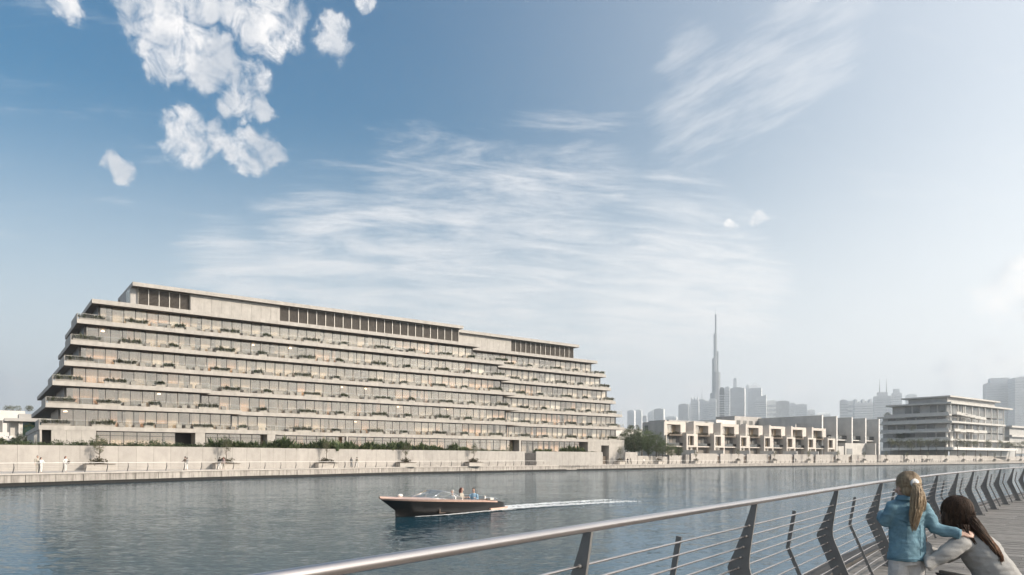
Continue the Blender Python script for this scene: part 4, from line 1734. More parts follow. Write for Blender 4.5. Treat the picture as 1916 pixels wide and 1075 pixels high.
# ------------------------------------------------------------------ tall fin walls with curved terraces
FD = 300.0
fx = [1539, 1566, 1594.5, 1620, 1645]
p0 = at(fx[0], FD)
fins = []
for i in range(5):
    k = (fx[i] - 960) / FOC
    tt = (k * p0.y - p0.x) / (BD.x - k * BD.y)
    fins.append(Vector((p0.x, p0.y)) + BD * tt)
for i, f in enumerate(fins):
    H = 18.5
    o = thing('fin_wall_house', ['tall grey fin wall with square opening, nearest behind the townhouses', 'second grey fin wall with curved balcony beyond the townhouses', 'third grey fin wall with balconies',
                                 'fourth grey fin wall with balconies', 'last grey fin wall beside the layered pavilion'][i], 'house', (f.x, f.y, 0), BROT, 'tall fin walled houses')
    w = MB()
    dd = 42 if i == 0 else 30
    if i == 0:
        w.box(-0.7, 0, C + 0.4, 0, dd, C + 11.6)
        w.box(-0.7, 0, C + 15.4, 0, dd, C + H)
        w.box(-0.7, 0, C + 11.6, 0, 5.0, C + 15.4)
        w.box(-0.7, 12.0, C + 11.6, 0, dd, C + 15.4)
    else:
        w.box(-0.7, 0, C + 0.4, 0, dd, C + H)
    w.build('fin_wall', M['fin'], o)
    w = MB()
    w.box(-0.8, -0.22, C + 0.4, 0.1, -0.003, C + H + 0.05)
    w.build('fin_edge', M['white'], o)
    if i < 4:
        gap = (fins[i + 1] - f).length - 0.7
        b = MB()
        for z in (3.6, 8.2):
            b.box(0.003, 2.0, C + z, gap - 0.003, 12, C + z + 0.35)
        # curved parapet of the top terrace
        ring_o, ring_i = [], []
        for q in range(9):
            a = PI * 0.5 * q / 8
            ring_o.append((0.02 + (gap - 0.3) * math.sin(a), 3.0 + 6.5 * (1 - math.cos(a))))
        for (x, y), (x2, y2) in zip(ring_o, ring_o[1:]):
            b.prism([(x, y), (x2, y2), (x2, y2 + 0.35), (x, y + 0.35)], C + 11.6, C + 13.6)
        b.build('balcony_slab', M['white'], o)
        b = MB()
        b.box(0.003, 9.5, C + 0.4, gap - 0.003, 9.8, C + 13.0)
        b.build('rear_wall', M['fin'], o)
        for z in (4.3, 8.8):
            for (a, c) in ((0.8, 3.6), (4.4, 7.6)):
                g = MB()
                g.box(a, 9.42, C + z, c, 9.47, C + z + 2.7)
                g.build('window', M['pav_glass'], o)
        g = MB()
        for z in (3.6, 8.2):
            g.box(0.1, 2.05, C + z + 0.36, gap - 0.1, 2.09, C + z + 2.2)
        g.build('glass_balustrade', M['dark_glass'], o)
# garden walls in front of the fins
edge_wall(1594, 1641, CAMZ + 1.82, 6.2, 'pale canal wall below the grey fin walls', True, 2.6)
edge_wall(1644, 1690, CAMZ + 1.82, 6.2, 'pale canal wall with square pier left of the pavilion', True, 2.6)
edge_wall(1693, 1960, CAMZ + 1.82, 6.2, 'long pale canal wall below the layered pavilion', True, 3.2)
s = EDGE.s_at_px(1667)
q, t, n = EDGE.at(s)
o = thing('pool_house', 'low grey flat roofed garden block between the fin walls and the pavilion', 'building', (q.x + n.x * 16, q.y + n.y * 16, 0), BROT)
mb = MB()
mb.box(-7, 0, C + 0.4, 11, 8, C + 7.0)
mb.box(-12, 0.5, C + 0.4, -7.003, 8, C + 5.6)
mb.build('wall', M['fin'], o)
mb = MB()
mb.box(10.4, -4.5, C - 1.0, 11.05, 0.0, C + 7.1)
mb.build('pier', M['fin'], o)
mb = MB()
mb.box(-6.0, -0.06, C + 2.0, -1.0, -0.003, C + 4.6)
mb.build('window', M['pav_glass'], o)

# ------------------------------------------------------------------ layered pavilion on the right
PD = 385.0
pc = at(1778, PD)
PO = Vector((pc.x, pc.y))
pav = thing('layered_pavilion', 'hazy pale pavilion with wide flat roofs, thin columns and open balconies', 'building', (pc.x, pc.y, 0), BROT)


def pu(x, v=0.0):
    k = (x - 960.0) / FOC
    return (k * (PO.y + BB.y * v) - (PO.x + BB.x * v)) / (BD.x - k * BD.y)


def pv(x, u=0.0):
    k = (x - 960.0) / FOC
    return (k * (PO.y + BD.y * u) - (PO.x + BD.x * u)) / (BB.x - k * BB.y)


def plate(name, x_left, x_right, u0, v0, ztop, th, mat='pav'):
    mb = MB()
    mb.box(u0, v0, C + ztop - th, pu(x_right, v0), pv(x_left, u0), C + ztop)
    return mb.build(name, M[mat], pav)


plate('roof', 1686, 1872, 0, 0, 34.6, 0.8)
plate('roof', 1657, 1895, -1.5, -1.0, 31.0, 0.9)
plate('floor_slab', 1641, 1781, -2.5, -0.5, 24.4, 0.9)
plate('floor_slab', 1646, 1882, -3.0, -2.0, 20.6, 1.0)
plate('floor_slab', 1645, 1781, -4.0, -1.0, 15.6, 0.9)
plate('floor_slab', 1646, 1900, -6.0, -2.5, 10.9, 1.0)
plate('terrace_base', 1652, 1905, -20, -9, 6.2, 1.4, 'white')
mb = MB()
mb.box(1.8, 2.2, C + 31.003, pu(1862, 2), pv(1700, 2), C + 33.78)
mb.build('roof_storey', M['pav_dark'], pav)
lev = [(24.403, 30.09), (20.603, 23.49), (15.603, 19.59), (10.903, 14.69), (6.203, 9.89)]
for i, (z0, z1) in enumerate(lev):
    mb = MB()
    mb.box(1.6, 2.4, C + z0, pu(1876, 2.4), pv(1670 if i == 0 else 1652, 1.6), C + z1)
    mb.build('core_wall', M['pav_dark'], pav)
    n = 11
    uu = pu(1876, 2.4) - 2.0
    for j in range(n):
        w = uu / n
        g = MB()
        g.box(1.9 + j * w, 2.30, C + z0 + 0.1, 1.9 + (j + 1) * w - 0.35, 2.37, C + z1 - 0.1)
        g.build('window', M['pav_glass'], pav)
    vv = pv(1672 if i == 0 else 1655, 1.6)
    for j in range(6):
        w = (vv - 4) / 6
        if (i + j) % 3 == 2:
            continue
        g = MB()
        g.box(1.50, 3 + j * w, C + z0 + 0.1, 1.57, 3 + (j + 0.8) * w, C + z1 - 0.4)
        g.build('window', M['pav_glass'], pav)
for j in range(9):
    u = 1.0 + j * (pu(1880, 0) - 2) / 8
    mb = MB()
    mb.box(u, 0.1, C + 6.2, u + 0.45, 0.55, C + 30.1)
    mb.build('column', M['white'], pav)
for j, (u, z0, z1) in enumerate(((4.5, 6.2, 10.0), (4.5, 10.9, 15.0), (11, 10.9, 20.0), (19, 20.6, 30.1), (30, 6.2, 20), (-2, 6.2, 15))):
    mb = MB()
    mb.box(u, 0.9, C + z0 + 0.003, u + 1.4, 1.5, C + z1 - 0.01)
    mb.build('wall_panel', M['white'], pav)
for (u0, u1, z) in ((2, 8, 24.6), (8, 16, 24.2), (13, 21, 23.9), (19, 27, 23.6), (26, 34, 23.2), (33, 42, 22.9), (-1, 7, 15.4), (7, 14, 15.1), (14, 25, 15.4), (24, 32, 15.0), (31, 43, 15.2)):
    mb = MB()
    mb.box(u0, -2.6, C + z - 0.45, u1, 0.08, C + z)
    mb.box(u0 + 0.1, -2.5, C + z + 0.003, u1 - 0.1, -2.4, C + z + 1.1)
    mb.build('balcony', M['pav'], pav)
for z, xl in ((24.4, 1655), (20.6, 1650), (15.6, 1648), (10.9, 1648)):
    mb = MB()
    mb.box(-2.4, 0, C + z + 0.003, -2.3, pv(xl, -2.4), C + z + 1.1)
    mb.build('balustrade', M['pav'], pav)
mb = MB()
mb.box(-10, -4, C + 1.4, pu(1900, -4), -3.6, C + 4.7)
mb.box(-12, -3.6, C + 1.4, -11.6, pv(1648, -12), C + 4.7)
mb.build('shaded_base_wall', M['pav_dark'], pav)
pcol = [crown_mesh('crown', M['leaf_dry'], 2.0, 2.0, 1.9, 34, 24, 0.36, 230 + i, 0.6, 0.9) for i in range(3)]
ptrk = [trunk_mesh('trunk', 6.0, 0.13, 6, 240 + i, 0.03, 0.3) for i in range(2)]
for i, x in enumerate([1667, 1682, 1705, 1722, 1737, 1752, 1768, 1792, 1808, 1825, 1848, 1873, 1888, 1900, 1912]):
    D = PD - 22 + max(0, x - 1778) * 0.45 + RNG.uniform(-4, 4)
    q = at(x, D)
    o = thing('pavilion_tree', 'slim airy tree in front of the pavilion, %s from the fin walls' % nth(i), 'tree', (q.x, q.y, C + 1.4), RNG.uniform(0, 6), 'slim trees in front of the pavilion')
    link('trunk', ptrk[i % 2], o)
    link('crown', pcol[i % 3], o, (0, 0, 7.0), RNG.uniform(0, 6), (1, 1, RNG.uniform(0.8, 1.2)))
for i, (x, D, z, sc) in enumerate([(1660, 412, 24.4, .8), (1717, 400, 24.4, .75), (1765, 390, 24.4, .75), (1692, 402, 10.9, 1.3), (1680, 406, 10.9, 1.3), (1700, 380, 6.2, 1.2), (1708, 390, 15.6, .8)]):
    q = at(x, D)
    o = link('terrace_shrub', pcol[i % 3], None, (q.x, q.y, C + z + 1.3 * sc), 0, (sc, sc, sc * 0.9))
    tag(o, ['tree on the outer end of the upper pavilion terrace', 'bush in the middle of the upper pavilion terrace', 'bush near the corner of the upper pavilion terrace', 'wide bush on the lower pavilion terrace beside the fin walls',
            'dark bush at the end of the lower pavilion terrace', 'bush on the pavilion base above the canal wall', 'bush on the middle pavilion terrace'][i], 'bush', 'plants on the pavilion terraces')

# smaller buildings at the right edge and the white block behind the trees
q = at(1905, 470)
o = thing('low_terrace_block', 'low pale block with roof plants at the right behind the pavilion', 'building', (q.x, q.y, 0), BROT)
for j, z in enumerate((20.6, 14.5, 8.5)):
    mb = MB()
    mb.box(-14, -1, C + z, 60, 20, C + z + 1.2)
    mb.build('slab', M['pav'], o)
    mb = MB()
    mb.box(-12, 1, C + z - 4.9, 58, 18, C + z - 0.003)
    mb.build('wall', M['pav_dark'], o)
q = at(1166, 300)
o = thing('white_low_building', 'long low white building with roof plants behind the garden trees', 'building', (q.x, q.y, 0), BROT)
mb = MB()
mb.box(-20, 0, C + 1.0, 22, 12, C + 12.5)
mb.build('wall', M['white'], o)
mb = MB()
mb.box(-20.5, -0.5, C + 12.503, 22.5, 12.5, C + 12.9)
mb.build('roof', M['pav_dark'], o)
for i, x in enumerate((1178, 1182, 1193, 1206, 1211)):
    q = at(x, 304)
    t = link('roof_plant', pcol[i % 3], None, (q.x, q.y, C + 13.6), 0, (0.42, 0.42, 0.5))
    tag(t, '%s small dark plant from the wing on the white roof behind the trees' % nth(i), 'plant', 'plants on the white roof')
# rooftop block behind the townhouses
q = at(1330, 293)
o = thing('rooftop_block', 'low grey flat roof block with white curved upstand behind the townhouse roofs', 'building', (q.x, q.y, 0), BROT)
mb = MB()
mb.box(-26, 0, C + 4, 16, 10, C + 14.5)
mb.build('wall', M['fin'], o)
mb = MB()
mb.box(2, -1.2, C + 14.503, 15, 8, C + 16.3)
mb.build('upstand', M['white'], o)
mb = MB()
mb.box(-26.4, -0.4, C + 14.503, 1.9, 10, C + 15.3)
mb.build('roof', M['pav_dark'], o)
q = at(1395, 318)
o = thing('rear_house', 'pale hazy house block with small windows behind the townhouse roofs', 'building', (q.x, q.y, 0), BROT)
mb = MB()
mb.box(-8, 0, C + 4, 12, 10, C + 19.0)
mb.build('wall', M['side_stone'], o)
for j in range(4):
    mb = MB()
    mb.box(-6.5 + j * 4.6, -0.06, C + 14.8, -3.9 + j * 4.6, -0.003, C + 17.2)
    mb.build('window', M['pav_glass'], o)
for i, x in enumerate((1268, 1283, 1290, 1295, 1322)):
    q = at(x, 268)
    t = link('roof_plant', pcol[i % 3], None, (q.x, q.y, C + 13.0), 0, (0.3, 0.3, 0.55))
    tag(t, 'small dark plant on the roof behind the %s townhouse, %s from the trees' % ('first' if i < 4 else 'second', nth(i)), 'plant', 'plants on the townhouse roofs')
    link('trunk', ptrk[i % 2], t, (0, 0, -3.2), 0, (0.8, 0.8, 0.4))

# buildings at the left edge
q = at(-8, 205)
o = thing('white_block', 'white flat roofed block at the left edge behind the garden', 'building', (q.x, q.y, 0), BROT)
mb = MB()
mb.box(-30, 0, C + 1, 7, 16, C + 14.1)
mb.build('wall', M['white'], o)
for j in range(3):
    for l in range(2):
        mb = MB()
        mb.box(-4.5 + j * 3.6, -0.06, C + 2.6 + l * 5.2, -2.0 + j * 3.6, -0.003, C + 6.0 + l * 5.2)
        mb.build('window', M['pav_glass'], o)
q = at(8, 172)
o = thing('teal_glass_villa', 'villa with flat projecting roof and teal glass at the left edge', 'house', (q.x, q.y, 0), BROT)
mb = MB()
mb.box(0, -1.5, C + 9.2, 16, 12, C + 9.9)
mb.box(3, 2, C + 9.903, 16, 10, C + 11.2)
mb.build('roof', M['pav_dark'], o)
mb = MB()
mb.box(1, 0, C + 5.0, 16, 10, C + 5.7)
mb.box(-0.6, -2, C + 4.4, 16, 10, C + 4.997)
mb.box(3.0, -0.3, C + 5.703, 3.6, 0.3, C + 9.197)
mb.box(8.0, -0.3, C + 5.703, 8.3, 0.3, C + 9.197)
mb.box(2.5, -1.2, C + 0.5, 7.5, 1.0, C + 4.397)
mb.build('slab', M['white'], o)
for j in range(4):
    mb = MB()
    mb.box(3.7 + j * 3, 0.6, C + 5.75, 6.6 + j * 3, 0.66, C + 9.15)
    mb.build('window', M['teal_glass'], o)
mb = MB()
mb.box(0.6, 1.2, C + 0.5, 2.4, 8, C + 4.39)
mb.box(1.2, 1.0, C + 5.703, 2.9, 8, C + 9.19)
mb.build('shaded_wall', M['fin'], o)
for i, (x, D, z, sc) in enumerate([(36, 165, 0.6, .62), (44, 168, 1.4, .6), (28, 160, .4, .5), (60, 175, 4.0, .6), (6, 150, .3, .4)]):
    q = at(x, D)
    t = thing('garden_tree', ['bushy tree below the teal villa', 'taller green tree between the teal villa and the big building', 'small bush left of the villa trees', 'tree behind the shaded corner of the big building', 'small bush at the left picture edge'][i],
              'tree', (q.x, q.y, GT), 0, 'trees beside the teal villa')
    link('trunk', BTR[i % 2], t, None, 0, (sc * 0.7, sc * 0.7, sc * 0.8))
    link('crown', BIG[i % 3], t, (0, 0, z + 2.2 * sc), RNG.uniform(0, 6), (sc, sc, sc))
for i, x in enumerate((12, 22, 34, 52, 57)):
    q = at(x, 210)
    t = link('roof_plant', pcol[i % 3], None, (q.x, q.y, C + 14.9), 0, (0.4, 0.4, 0.45))
    tag(t, '%s small plant on the white roof at the left edge' % nth(i), 'plant', 'plants on the left white roof')
# ------------------------------------------------------------------ skyline in the haze
M['tower_a'] = pm('tower_glass_grey', (0.20, 0.21, 0.22), 0.5, var=0.12, vscale=0.02)
M['tower_b'] = pm('tower_hazed', (0.68, 0.685, 0.685), 0.7, var=0.1, vscale=0.02, per_obj=0.2)  # paled so that the colour carries part of the distance haze
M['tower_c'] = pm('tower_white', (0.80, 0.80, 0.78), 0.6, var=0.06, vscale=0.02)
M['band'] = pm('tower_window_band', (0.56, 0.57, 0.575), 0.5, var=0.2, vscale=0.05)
SKY = [  # x left, x right, y top, distance, material, crown, label
    (1175.4, 1189, 766.5, 3600, 'b', 'flat', 'hazy grey block tower standing closest to the terraced building'),
    (1189, 1202, 766, 4600, 'c', 'flat', 'very pale tower touching the grey block nearest the terraced building'),
    (1203, 1211, 777, 3900, 'b', 'flat', 'short narrow hazy tower in the low skyline group'),
    (1213, 1224, 766.5, 4500, 'c', 'slope', 'pale slant topped tower beside the short narrow one'),
    (1225, 1243, 763.7, 3300, 'b', 'side', 'wide hazy tower with bright right side above the garden trees'),
    (1248, 1268, 778, 4200, 'c', 'flat', 'lowest wide pale block above the first townhouse'),
    (1271, 1289.5, 754.7, 3000, 'b', 'flat', 'square topped hazy tower above the first townhouse roof'),
    (1289, 1295, 754.7, 4300, 'c', 'flat', 'thin pale tower slab right of the square topped one'),
    (1294, 1309, 743, 3000, 'b', 'comb', 'hazy tower with comb like crown left of the needle tower'),
    (1307, 1322, 746, 3300, 'b', 'spike', 'hazy tower with small mast beside the comb crowned tower'),
    (1317, 1328, 749, 2800, 'c', 'flat', 'pale slab directly left of the needle tower foot'),
    (1328, 1341, 745, 2700, 'b', 'flat', 'grey block at the foot of the needle tower'),
    (1347, 1356.5, 724, 2400, 'a', 'round', 'darker round topped tower right of the needle tower'),
    (1356.5, 1366.5, 722.6, 2500, 'b', 'flat', 'slim flat topped tower right of the round topped one'),
    (1368, 1396.5, 723.7, 2700, 'b', 'flat', 'broad hazy tower with stepped top in the main cluster'),
    (1372, 1380.4, 706.6, 2800, 'b', 'taper', 'narrow tapered tower rising behind the broad stepped one'),
    (1396.5, 1403, 719, 4500, 'c', 'flat', 'bright thin tower between the two broad ones'),
    (1403, 1427.5, 717.3, 2900, 'b', 'peak', 'broad tower with low peaked crown in the main cluster'),
    (1416, 1436, 738, 2600, 'b', 'slope', 'lower slant roofed tower at the right of the main cluster'),
    (1436, 1455, 748, 2900, 'c', 'bands', 'white tower with window bands right of the main cluster'),
    (1455, 1479, 749, 2600, 'b', 'flat', 'wide grey block right of the white banded tower'),
    (1479, 1490.6, 753, 3000, 'b', 'flat', 'narrow block joined to the wide grey one'),
    (1491.6, 1511.5, 755, 2800, 'b', 'flat', 'hazy block above the long fin wall roof'),
    (1512, 1526, 764, 3200, 'b', 'round', 'low round topped tower above the fin wall'),
    (1530.5, 1555.7, 771, 3200, 'c', 'round', 'lowest round roofed block beside the fin walls'),
    (1573.5, 1587, 747, 2200, 'b', 'flat', 'grey slab with dark left side above the fin walls'),
    (1587, 1602, 749, 2600, 'c', 'bands', 'white banded tower above the middle fin walls'),
    (1603, 1635, 746, 2400, 'b', 'comb', 'broad hazy tower above the last fin walls'),
    (1635, 1650, 752, 2600, 'c', 'bands', 'white tower with coarse bands left of the pavilion'),
    (1640.5, 1670, 733, 2300, 'b', 'twin', 'hazy tower with two thin masts above the pavilion end'),
    (1672, 1688.7, 727, 2500, 'b', 'step', 'stepped hazy tower left of the pavilion roof'),
    (1699, 1717, 736.5, 3600, 'c', 'flat', 'pale tower just above the pavilion roof'),
    (1856, 1905, 706, 2400, 'b', 'step', 'large grey tower behind the pavilion at the right'),
    (1907, 1960, 703, 2300, 'b', 'flat', 'large grey tower cut by the right picture edge'),
    (1985, 2040, 690, 1700, 'b', 'flat', 'broad tower beyond the right picture edge'),
]


def tower(x0, x1, yt, D, mk, crown, label):
    h = CAMZ + (858.5 - yt) / FOC * D
    a, b = at(x0, D), at(x1, D)
    w = b.x - a.x
    # plan turned towards the street grid, seen width kept
    rot = RAD(-25 + (len(label) * 7) % 9)
    cw, sw = math.cos(rot), abs(math.sin(rot)) * 0.35
    dx = w / (cw + sw * 0.75)
    dy = dx * 0.75
    c = (a + b) * 0.5
    o = thing('skyscraper', label, 'skyscraper', (c.x, c.y + w * 0.3, 0), rot, 'hazy towers of the skyline')
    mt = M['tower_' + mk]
    mb = MB()
    hx, hy = dx / 2, dy / 2
    body_top = h * (0.94 if crown in ('taper', 'peak', 'comb', 'round', 'slope', 'step', 'twin') else 0.985)
    nb = max(6, int(h / 9))
    fl = (body_top - 4) / nb
    if crown == 'taper':
        mb.loft([[(sx * hx * s, sy * hy * s, z) for sx, sy in ((-1, -1), (1, -1), (1, 1), (-1, 1))] for z, s in ((2, 1.0), (h * 0.8, 0.95), (h * 0.96, 0.75), (h, 0.6))], smooth=False)
    else:
        mb.box(-hx, -hy, 2, hx, hy, body_top)
    if crown == 'step':
        mb.box(-hx * 0.7, -hy * 0.7, body_top, hx * 0.55, hy * 0.7, h)
    elif crown == 'peak':
        mb.loft([[(sx * hx * s, sy * hy * s, z) for sx, sy in ((-1, -1), (1, -1), (1, 1), (-1, 1))] for z, s in ((body_top, 0.98), (h, 0.15))], smooth=False)
    elif crown == 'slope':
        v = [(-hx, -hy, body_top), (hx, -hy, body_top), (hx, hy, body_top), (-hx, hy, body_top), (hx, -hy, h), (hx, hy, h)]
        mb.raw(v, [(0, 1, 4), (1, 2, 5, 4), (2, 3, 5), (3, 0, 4, 5)])
    elif crown == 'round':
        mb.loft([[(sx * hx * s, sy * hy * s, z) for sx, sy in ((-1, -1), (1, -1), (1, 1), (-1, 1))] for z, s in ((body_top, 0.97), (h - (h - body_top) * 0.4, 0.85), (h, 0.5))], smooth=False)
    elif crown == 'comb':
        for i in range(5):
            mb.box(-hx + i * dx / 5 + dx * 0.03, -hy * 0.8, body_top, -hx + (i + 1) * dx / 5 - dx * 0.05, hy * 0.8, h - (i % 2) * (h - body_top) * 0.5)
    else:
        mb.box(-hx * 0.6, -hy * 0.6, body_top, hx * 0.6, hy * 0.6, h)
    mb.build('tower_body', mt, o)
    if crown in ('spike', 'twin'):
        mb = MB()
        for sx in ((0,) if crown == 'spike' else (-0.15, 0.25)):
            mb.tube([(sx * dx, 0, h), (sx * dx, 0, h + 0.2 * h)], [dx * 0.025, dx * 0.008], 6)
        mb.build('mast', M['tower_a'], o)
    mb = MB()
    e = 0.25
    nbb = nb if crown != 'bands' else nb // 2
    fl = (body_top * 0.97 - 6) / nbb
    th = 0.35 if crown != 'bands' else 0.5
    if crown != 'taper':
        for i in range(nbb):
            z = 6 + i * fl
            mb.box(-hx - e, -hy - e, z, hx + e, -hy, z + fl * th)
            mb.box(-hx - e, -hy, z, -hx, hy, z + fl * th)
    else:
        for i in range(nb):
            z = 6 + i * h * 0.75 / nb
            mb.box(-hx - e, -hy - e, z, hx + e, -hy, z + 2.5)
    stuff(mb.build('window_bands', M['band'], o))
    if crown == 'side':
        mb = MB()
        mb.box(hx, -hy, 2, hx + dx * 0.06, hy, body_top)
        mb.build('sunlit_flank', M['tower_c'], o)  # white strip paints the sunlight on the right side


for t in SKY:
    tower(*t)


def needle():
    D = 3880.0
    c = at(1338.6, D)
    o = thing('needle_skyscraper', 'very tall stepped needle skyscraper with thin spire rising over the skyline', 'skyscraper', (c.x, c.y, 0), 0.0)
    K = D / FOC

    def tier(y0, y1, xl, xr, name='tower_tier', mat='tower_a', taper=1.0):
        """one setback of the tower: an octagonal prism"""
        z0, z1 = max(2.0, CAMZ + (858.5 - y0) * K), CAMZ + (858.5 - y1) * K
        cx, r = ((xl + xr) / 2 - 1338.6) * K, (xr - xl) / 2 * K
        ring = lambda s_, z: [(cx + s_ * r * 1.06 * math.cos(2 * PI * (i + 0.5) / 8), s_ * r * 1.06 * math.sin(2 * PI * (i + 0.5) / 8), z) for i in range(8)]
        m_ = MB()
        m_.loft([ring(1.0, z0), ring(taper, z1)], smooth=False)
        return m_.build(name, M[mat], o)
    for t_ in ((858.5, 790, 1325, 1351), (790, 735, 1329.5, 1347.6), (735, 696, 1332.8, 1347.2), (696, 670, 1332.8, 1341.2), (696, 657, 1341.0, 1344.4), (670, 624, 1335.4, 1341.0), (624, 588, 1337.7, 1340.7)):
        tier(*t_)
    for y in (832, 790.5, 760, 735.5, 707, 670.5):
        w_ = {832: (1328.4, 1348.7), 790.5: (1330, 1347), 760: (1330, 1347), 735.5: (1333.2, 1346.8), 707: (1333.2, 1346.8), 670.5: (1335.7, 1340.8)}[y]
        tier(y, y - 1.4, w_[0], w_[1], 'service_band', 'band')
    tier(588, 573.5, 1338.7, 1339.7, 'spire', 'tower_b', 0.4)

needle()

# ------------------------------------------------------------------ people: helpers


def remesh(mb, name, mat, parent, voxel, smooth=4, disp=0.0, dscale=0.1, factor=0.5):
    """grow one continuous surface over the overlapping limbs collected in MB"""
    o = mb.build(name, mat)
    r = o.modifiers.new('r', 'REMESH')
    r.mode = 'VOXEL'
    r.voxel_size = voxel
    r.use_smooth_shade = True
    s = o.modifiers.new('s', 'SMOOTH')
    s.iterations = smooth
    s.factor = factor
    dg = bpy.context.evaluated_depsgraph_get()
    me = bpy.data.meshes.new_from_object(o.evaluated_get(dg))
    me.name = name
    old = o.data
    bpy.data.objects.remove(o)
    bpy.data.meshes.remove(old)
    if disp:
        for v in me.vertices:
            n = noise.noise(Vector(v.co) / dscale) + 0.6 * noise.noise(Vector((v.co.x, v.co.y, v.co.z * 2.2)) / (dscale * 0.5))
            v.co = v.co + v.normal * n * disp
    me.polygons.foreach_set('use_smooth', [True] * len(me.polygons))
    me.materials.clear()
    me.materials.append(mat)
    return me if parent is None else link(name, me, parent)


def ell_ring(c, rx, ry, n=14, tilt=None):
    out = []
    for i in range(n):
        q = 2 * PI * i / n
        p = Vector((rx * math.cos(q), ry * math.sin(q), 0))
        if tilt is not None:
            p = tilt @ p
        out.append(Vector(c) + p)
    return out


SKIN = pm('skin', (0.52, 0.33, 0.25), 0.55, var=0.06, vscale=20)
CL = {n: pm('cloth_' + n, c, 0.85, var=0.10, vscale=9) for n, c in dict(white=(0.72, 0.69, 0.65), grey=(0.20, 0.20, 0.20), sand=(0.42, 0.38, 0.32), brown=(0.10, 0.075, 0.06), black=(0.025, 0.025, 0.028), blue=(0.26, 0.40, 0.52), pink=(0.5, 0.36, 0.34), navy=(0.035, 0.045, 0.08)).items()}
HAIR = {n: pm('hair_' + n, c, 0.5, var=0.2, vscale=30) for n, c in dict(dark=(0.022, 0.016, 0.012), brown=(0.075, 0.042, 0.028), grey=(0.32, 0.30, 0.28), red=(0.14, 0.05, 0.035)).items()}


def far_meshes(pose, woman=False):
    """adult 1.74 m, facing +y; returns body, shirt, trousers, hair meshes"""
    sw = 0.19 if woman else 0.215
    st = 0.28 if pose == 'walk' else 0.06
    hipz = 0.90
    legs = []
    for s in (-1, 1):
        fy = s * st * 0.6
        legs.append([(s * 0.085, 0, hipz), (s * 0.095, fy * 0.45 + 0.02, 0.50), (s * 0.10, fy - (0.05 if fy < 0 else 0), 0.09)])
    arms = []
    for s in (-1, 1):
        sh = Vector((s * sw, 0, 1.40))
        if pose == 'lean':
            el, ha = Vector((s * 0.27, 0.14, 1.16)), Vector((s * 0.12, 0.34, 1.12))
        elif pose == 'hips':
            el, ha = Vector((s * 0.38, -0.06, 1.16)), Vector((s * 0.22, 0.06, 1.02))
        else:
            el, ha = Vector((s * 0.25, -0.03, 1.12)), Vector((s * 0.24, 0.12 + s * st * 0.3, 0.88))
        arms.append((sh, el, ha))
    b = MB()
    b.ellipsoid((0, 0.01, 1.63), 0.082, 0.10, 0.118)
    b.tube([(0, 0, 1.40), (0, 0.005, 1.56)], [0.06, 0.052], 8)
    b.loft([ell_ring((0, 0, z), rx, ry) for z, rx, ry in ((0.82, 0.13, 0.09), (0.95, 0.15, 0.10), (1.1, 0.125, 0.09), (1.3, 0.16, 0.10), (1.43, 0.13, 0.07))])
    for sh, el, ha in arms:
        d = (ha - el).normalized()
        b.tube([sh - Vector((sh.x * 0.3, 0, 0)), sh, el, ha, ha + d * 0.10, ha + d * 0.17], [0.04, 0.045, 0.037, 0.027, 0.036, 0.015], 8)
    for L in legs:
        k = Vector(L[2])
        b.tube([L[0], L[1], L[2]], [0.075, 0.055, 0.036], 8)
        b.tube([k + Vector((0, -0.05, -0.05)), k + Vector((0, 0.06, -0.055)), k + Vector((0, 0.17, -0.07))], [0.035, 0.035, 0.022], 8)
    body = remesh(b, 'person_body', SKIN, None, 0.022, 3)
    c = MB()
    c.loft([ell_ring((0, 0, z), rx, ry) for z, rx, ry in ((0.84, 0.175, 0.125), (0.98, 0.165, 0.12), (1.12, 0.15 if woman else 0.16, 0.11), (1.3, 0.185, 0.125), (1.42, 0.17, 0.10), (1.47, 0.08, 0.07))])
    for sh, el, ha in arms:
        c.tube([sh - Vector((sh.x * 0.4, 0, -0.01)), sh, el, el.lerp(ha, 0.6)], [0.065, 0.068, 0.056, 0.045], 8)
    shirt = remesh(c, 'shirt', SKIN, None, 0.022, 3)
    c = MB()
    c.loft([ell_ring((0, 0, z), rx, ry) for z, rx, ry in ((0.80, 0.165, 0.115), (0.90, 0.165, 0.115), (1.0, 0.145, 0.105))])
    for L in legs:
        c.tube([L[0], L[1], L[2], Vector(L[2]) - Vector((0, 0, 0.03))], [0.10, 0.078, 0.065, 0.064], 8)
    trs = remesh(c, 'trousers', SKIN, None, 0.022, 3)
    c = MB()
    c.ellipsoid((0, -0.012, 1.655), 0.094, 0.112, 0.115)
    if woman:
        c.tube([(0, -0.06, 1.68), (0, -0.09, 1.55), (0, -0.10, 1.38)], [0.07, 0.08, 0.05], 8)
    hair = remesh(c, 'hair', SKIN, None, 0.018, 2)
    # clear the hair off the face
    for v in hair.vertices:
        if v.co.y > 0.055 and v.co.z < 1.69:
            v.co.y = 0.03
    return body, shirt, trs, hair


POSES = {('stand', 0): far_meshes('stand'), ('walk', 0): far_meshes('walk'), ('lean', 0): far_meshes('lean'), ('stand', 1): far_meshes('stand', True), ('walk', 1): far_meshes('walk', True), ('hips', 1): far_meshes('hips', True)}
_var = {}


def cloth(me, mat):
    k = (me.name, mat.name)
    if k not in _var:
        c = me.copy()
        c.materials.clear()
        c.materials.append(mat)
        _var[k] = c
    return _var[k]


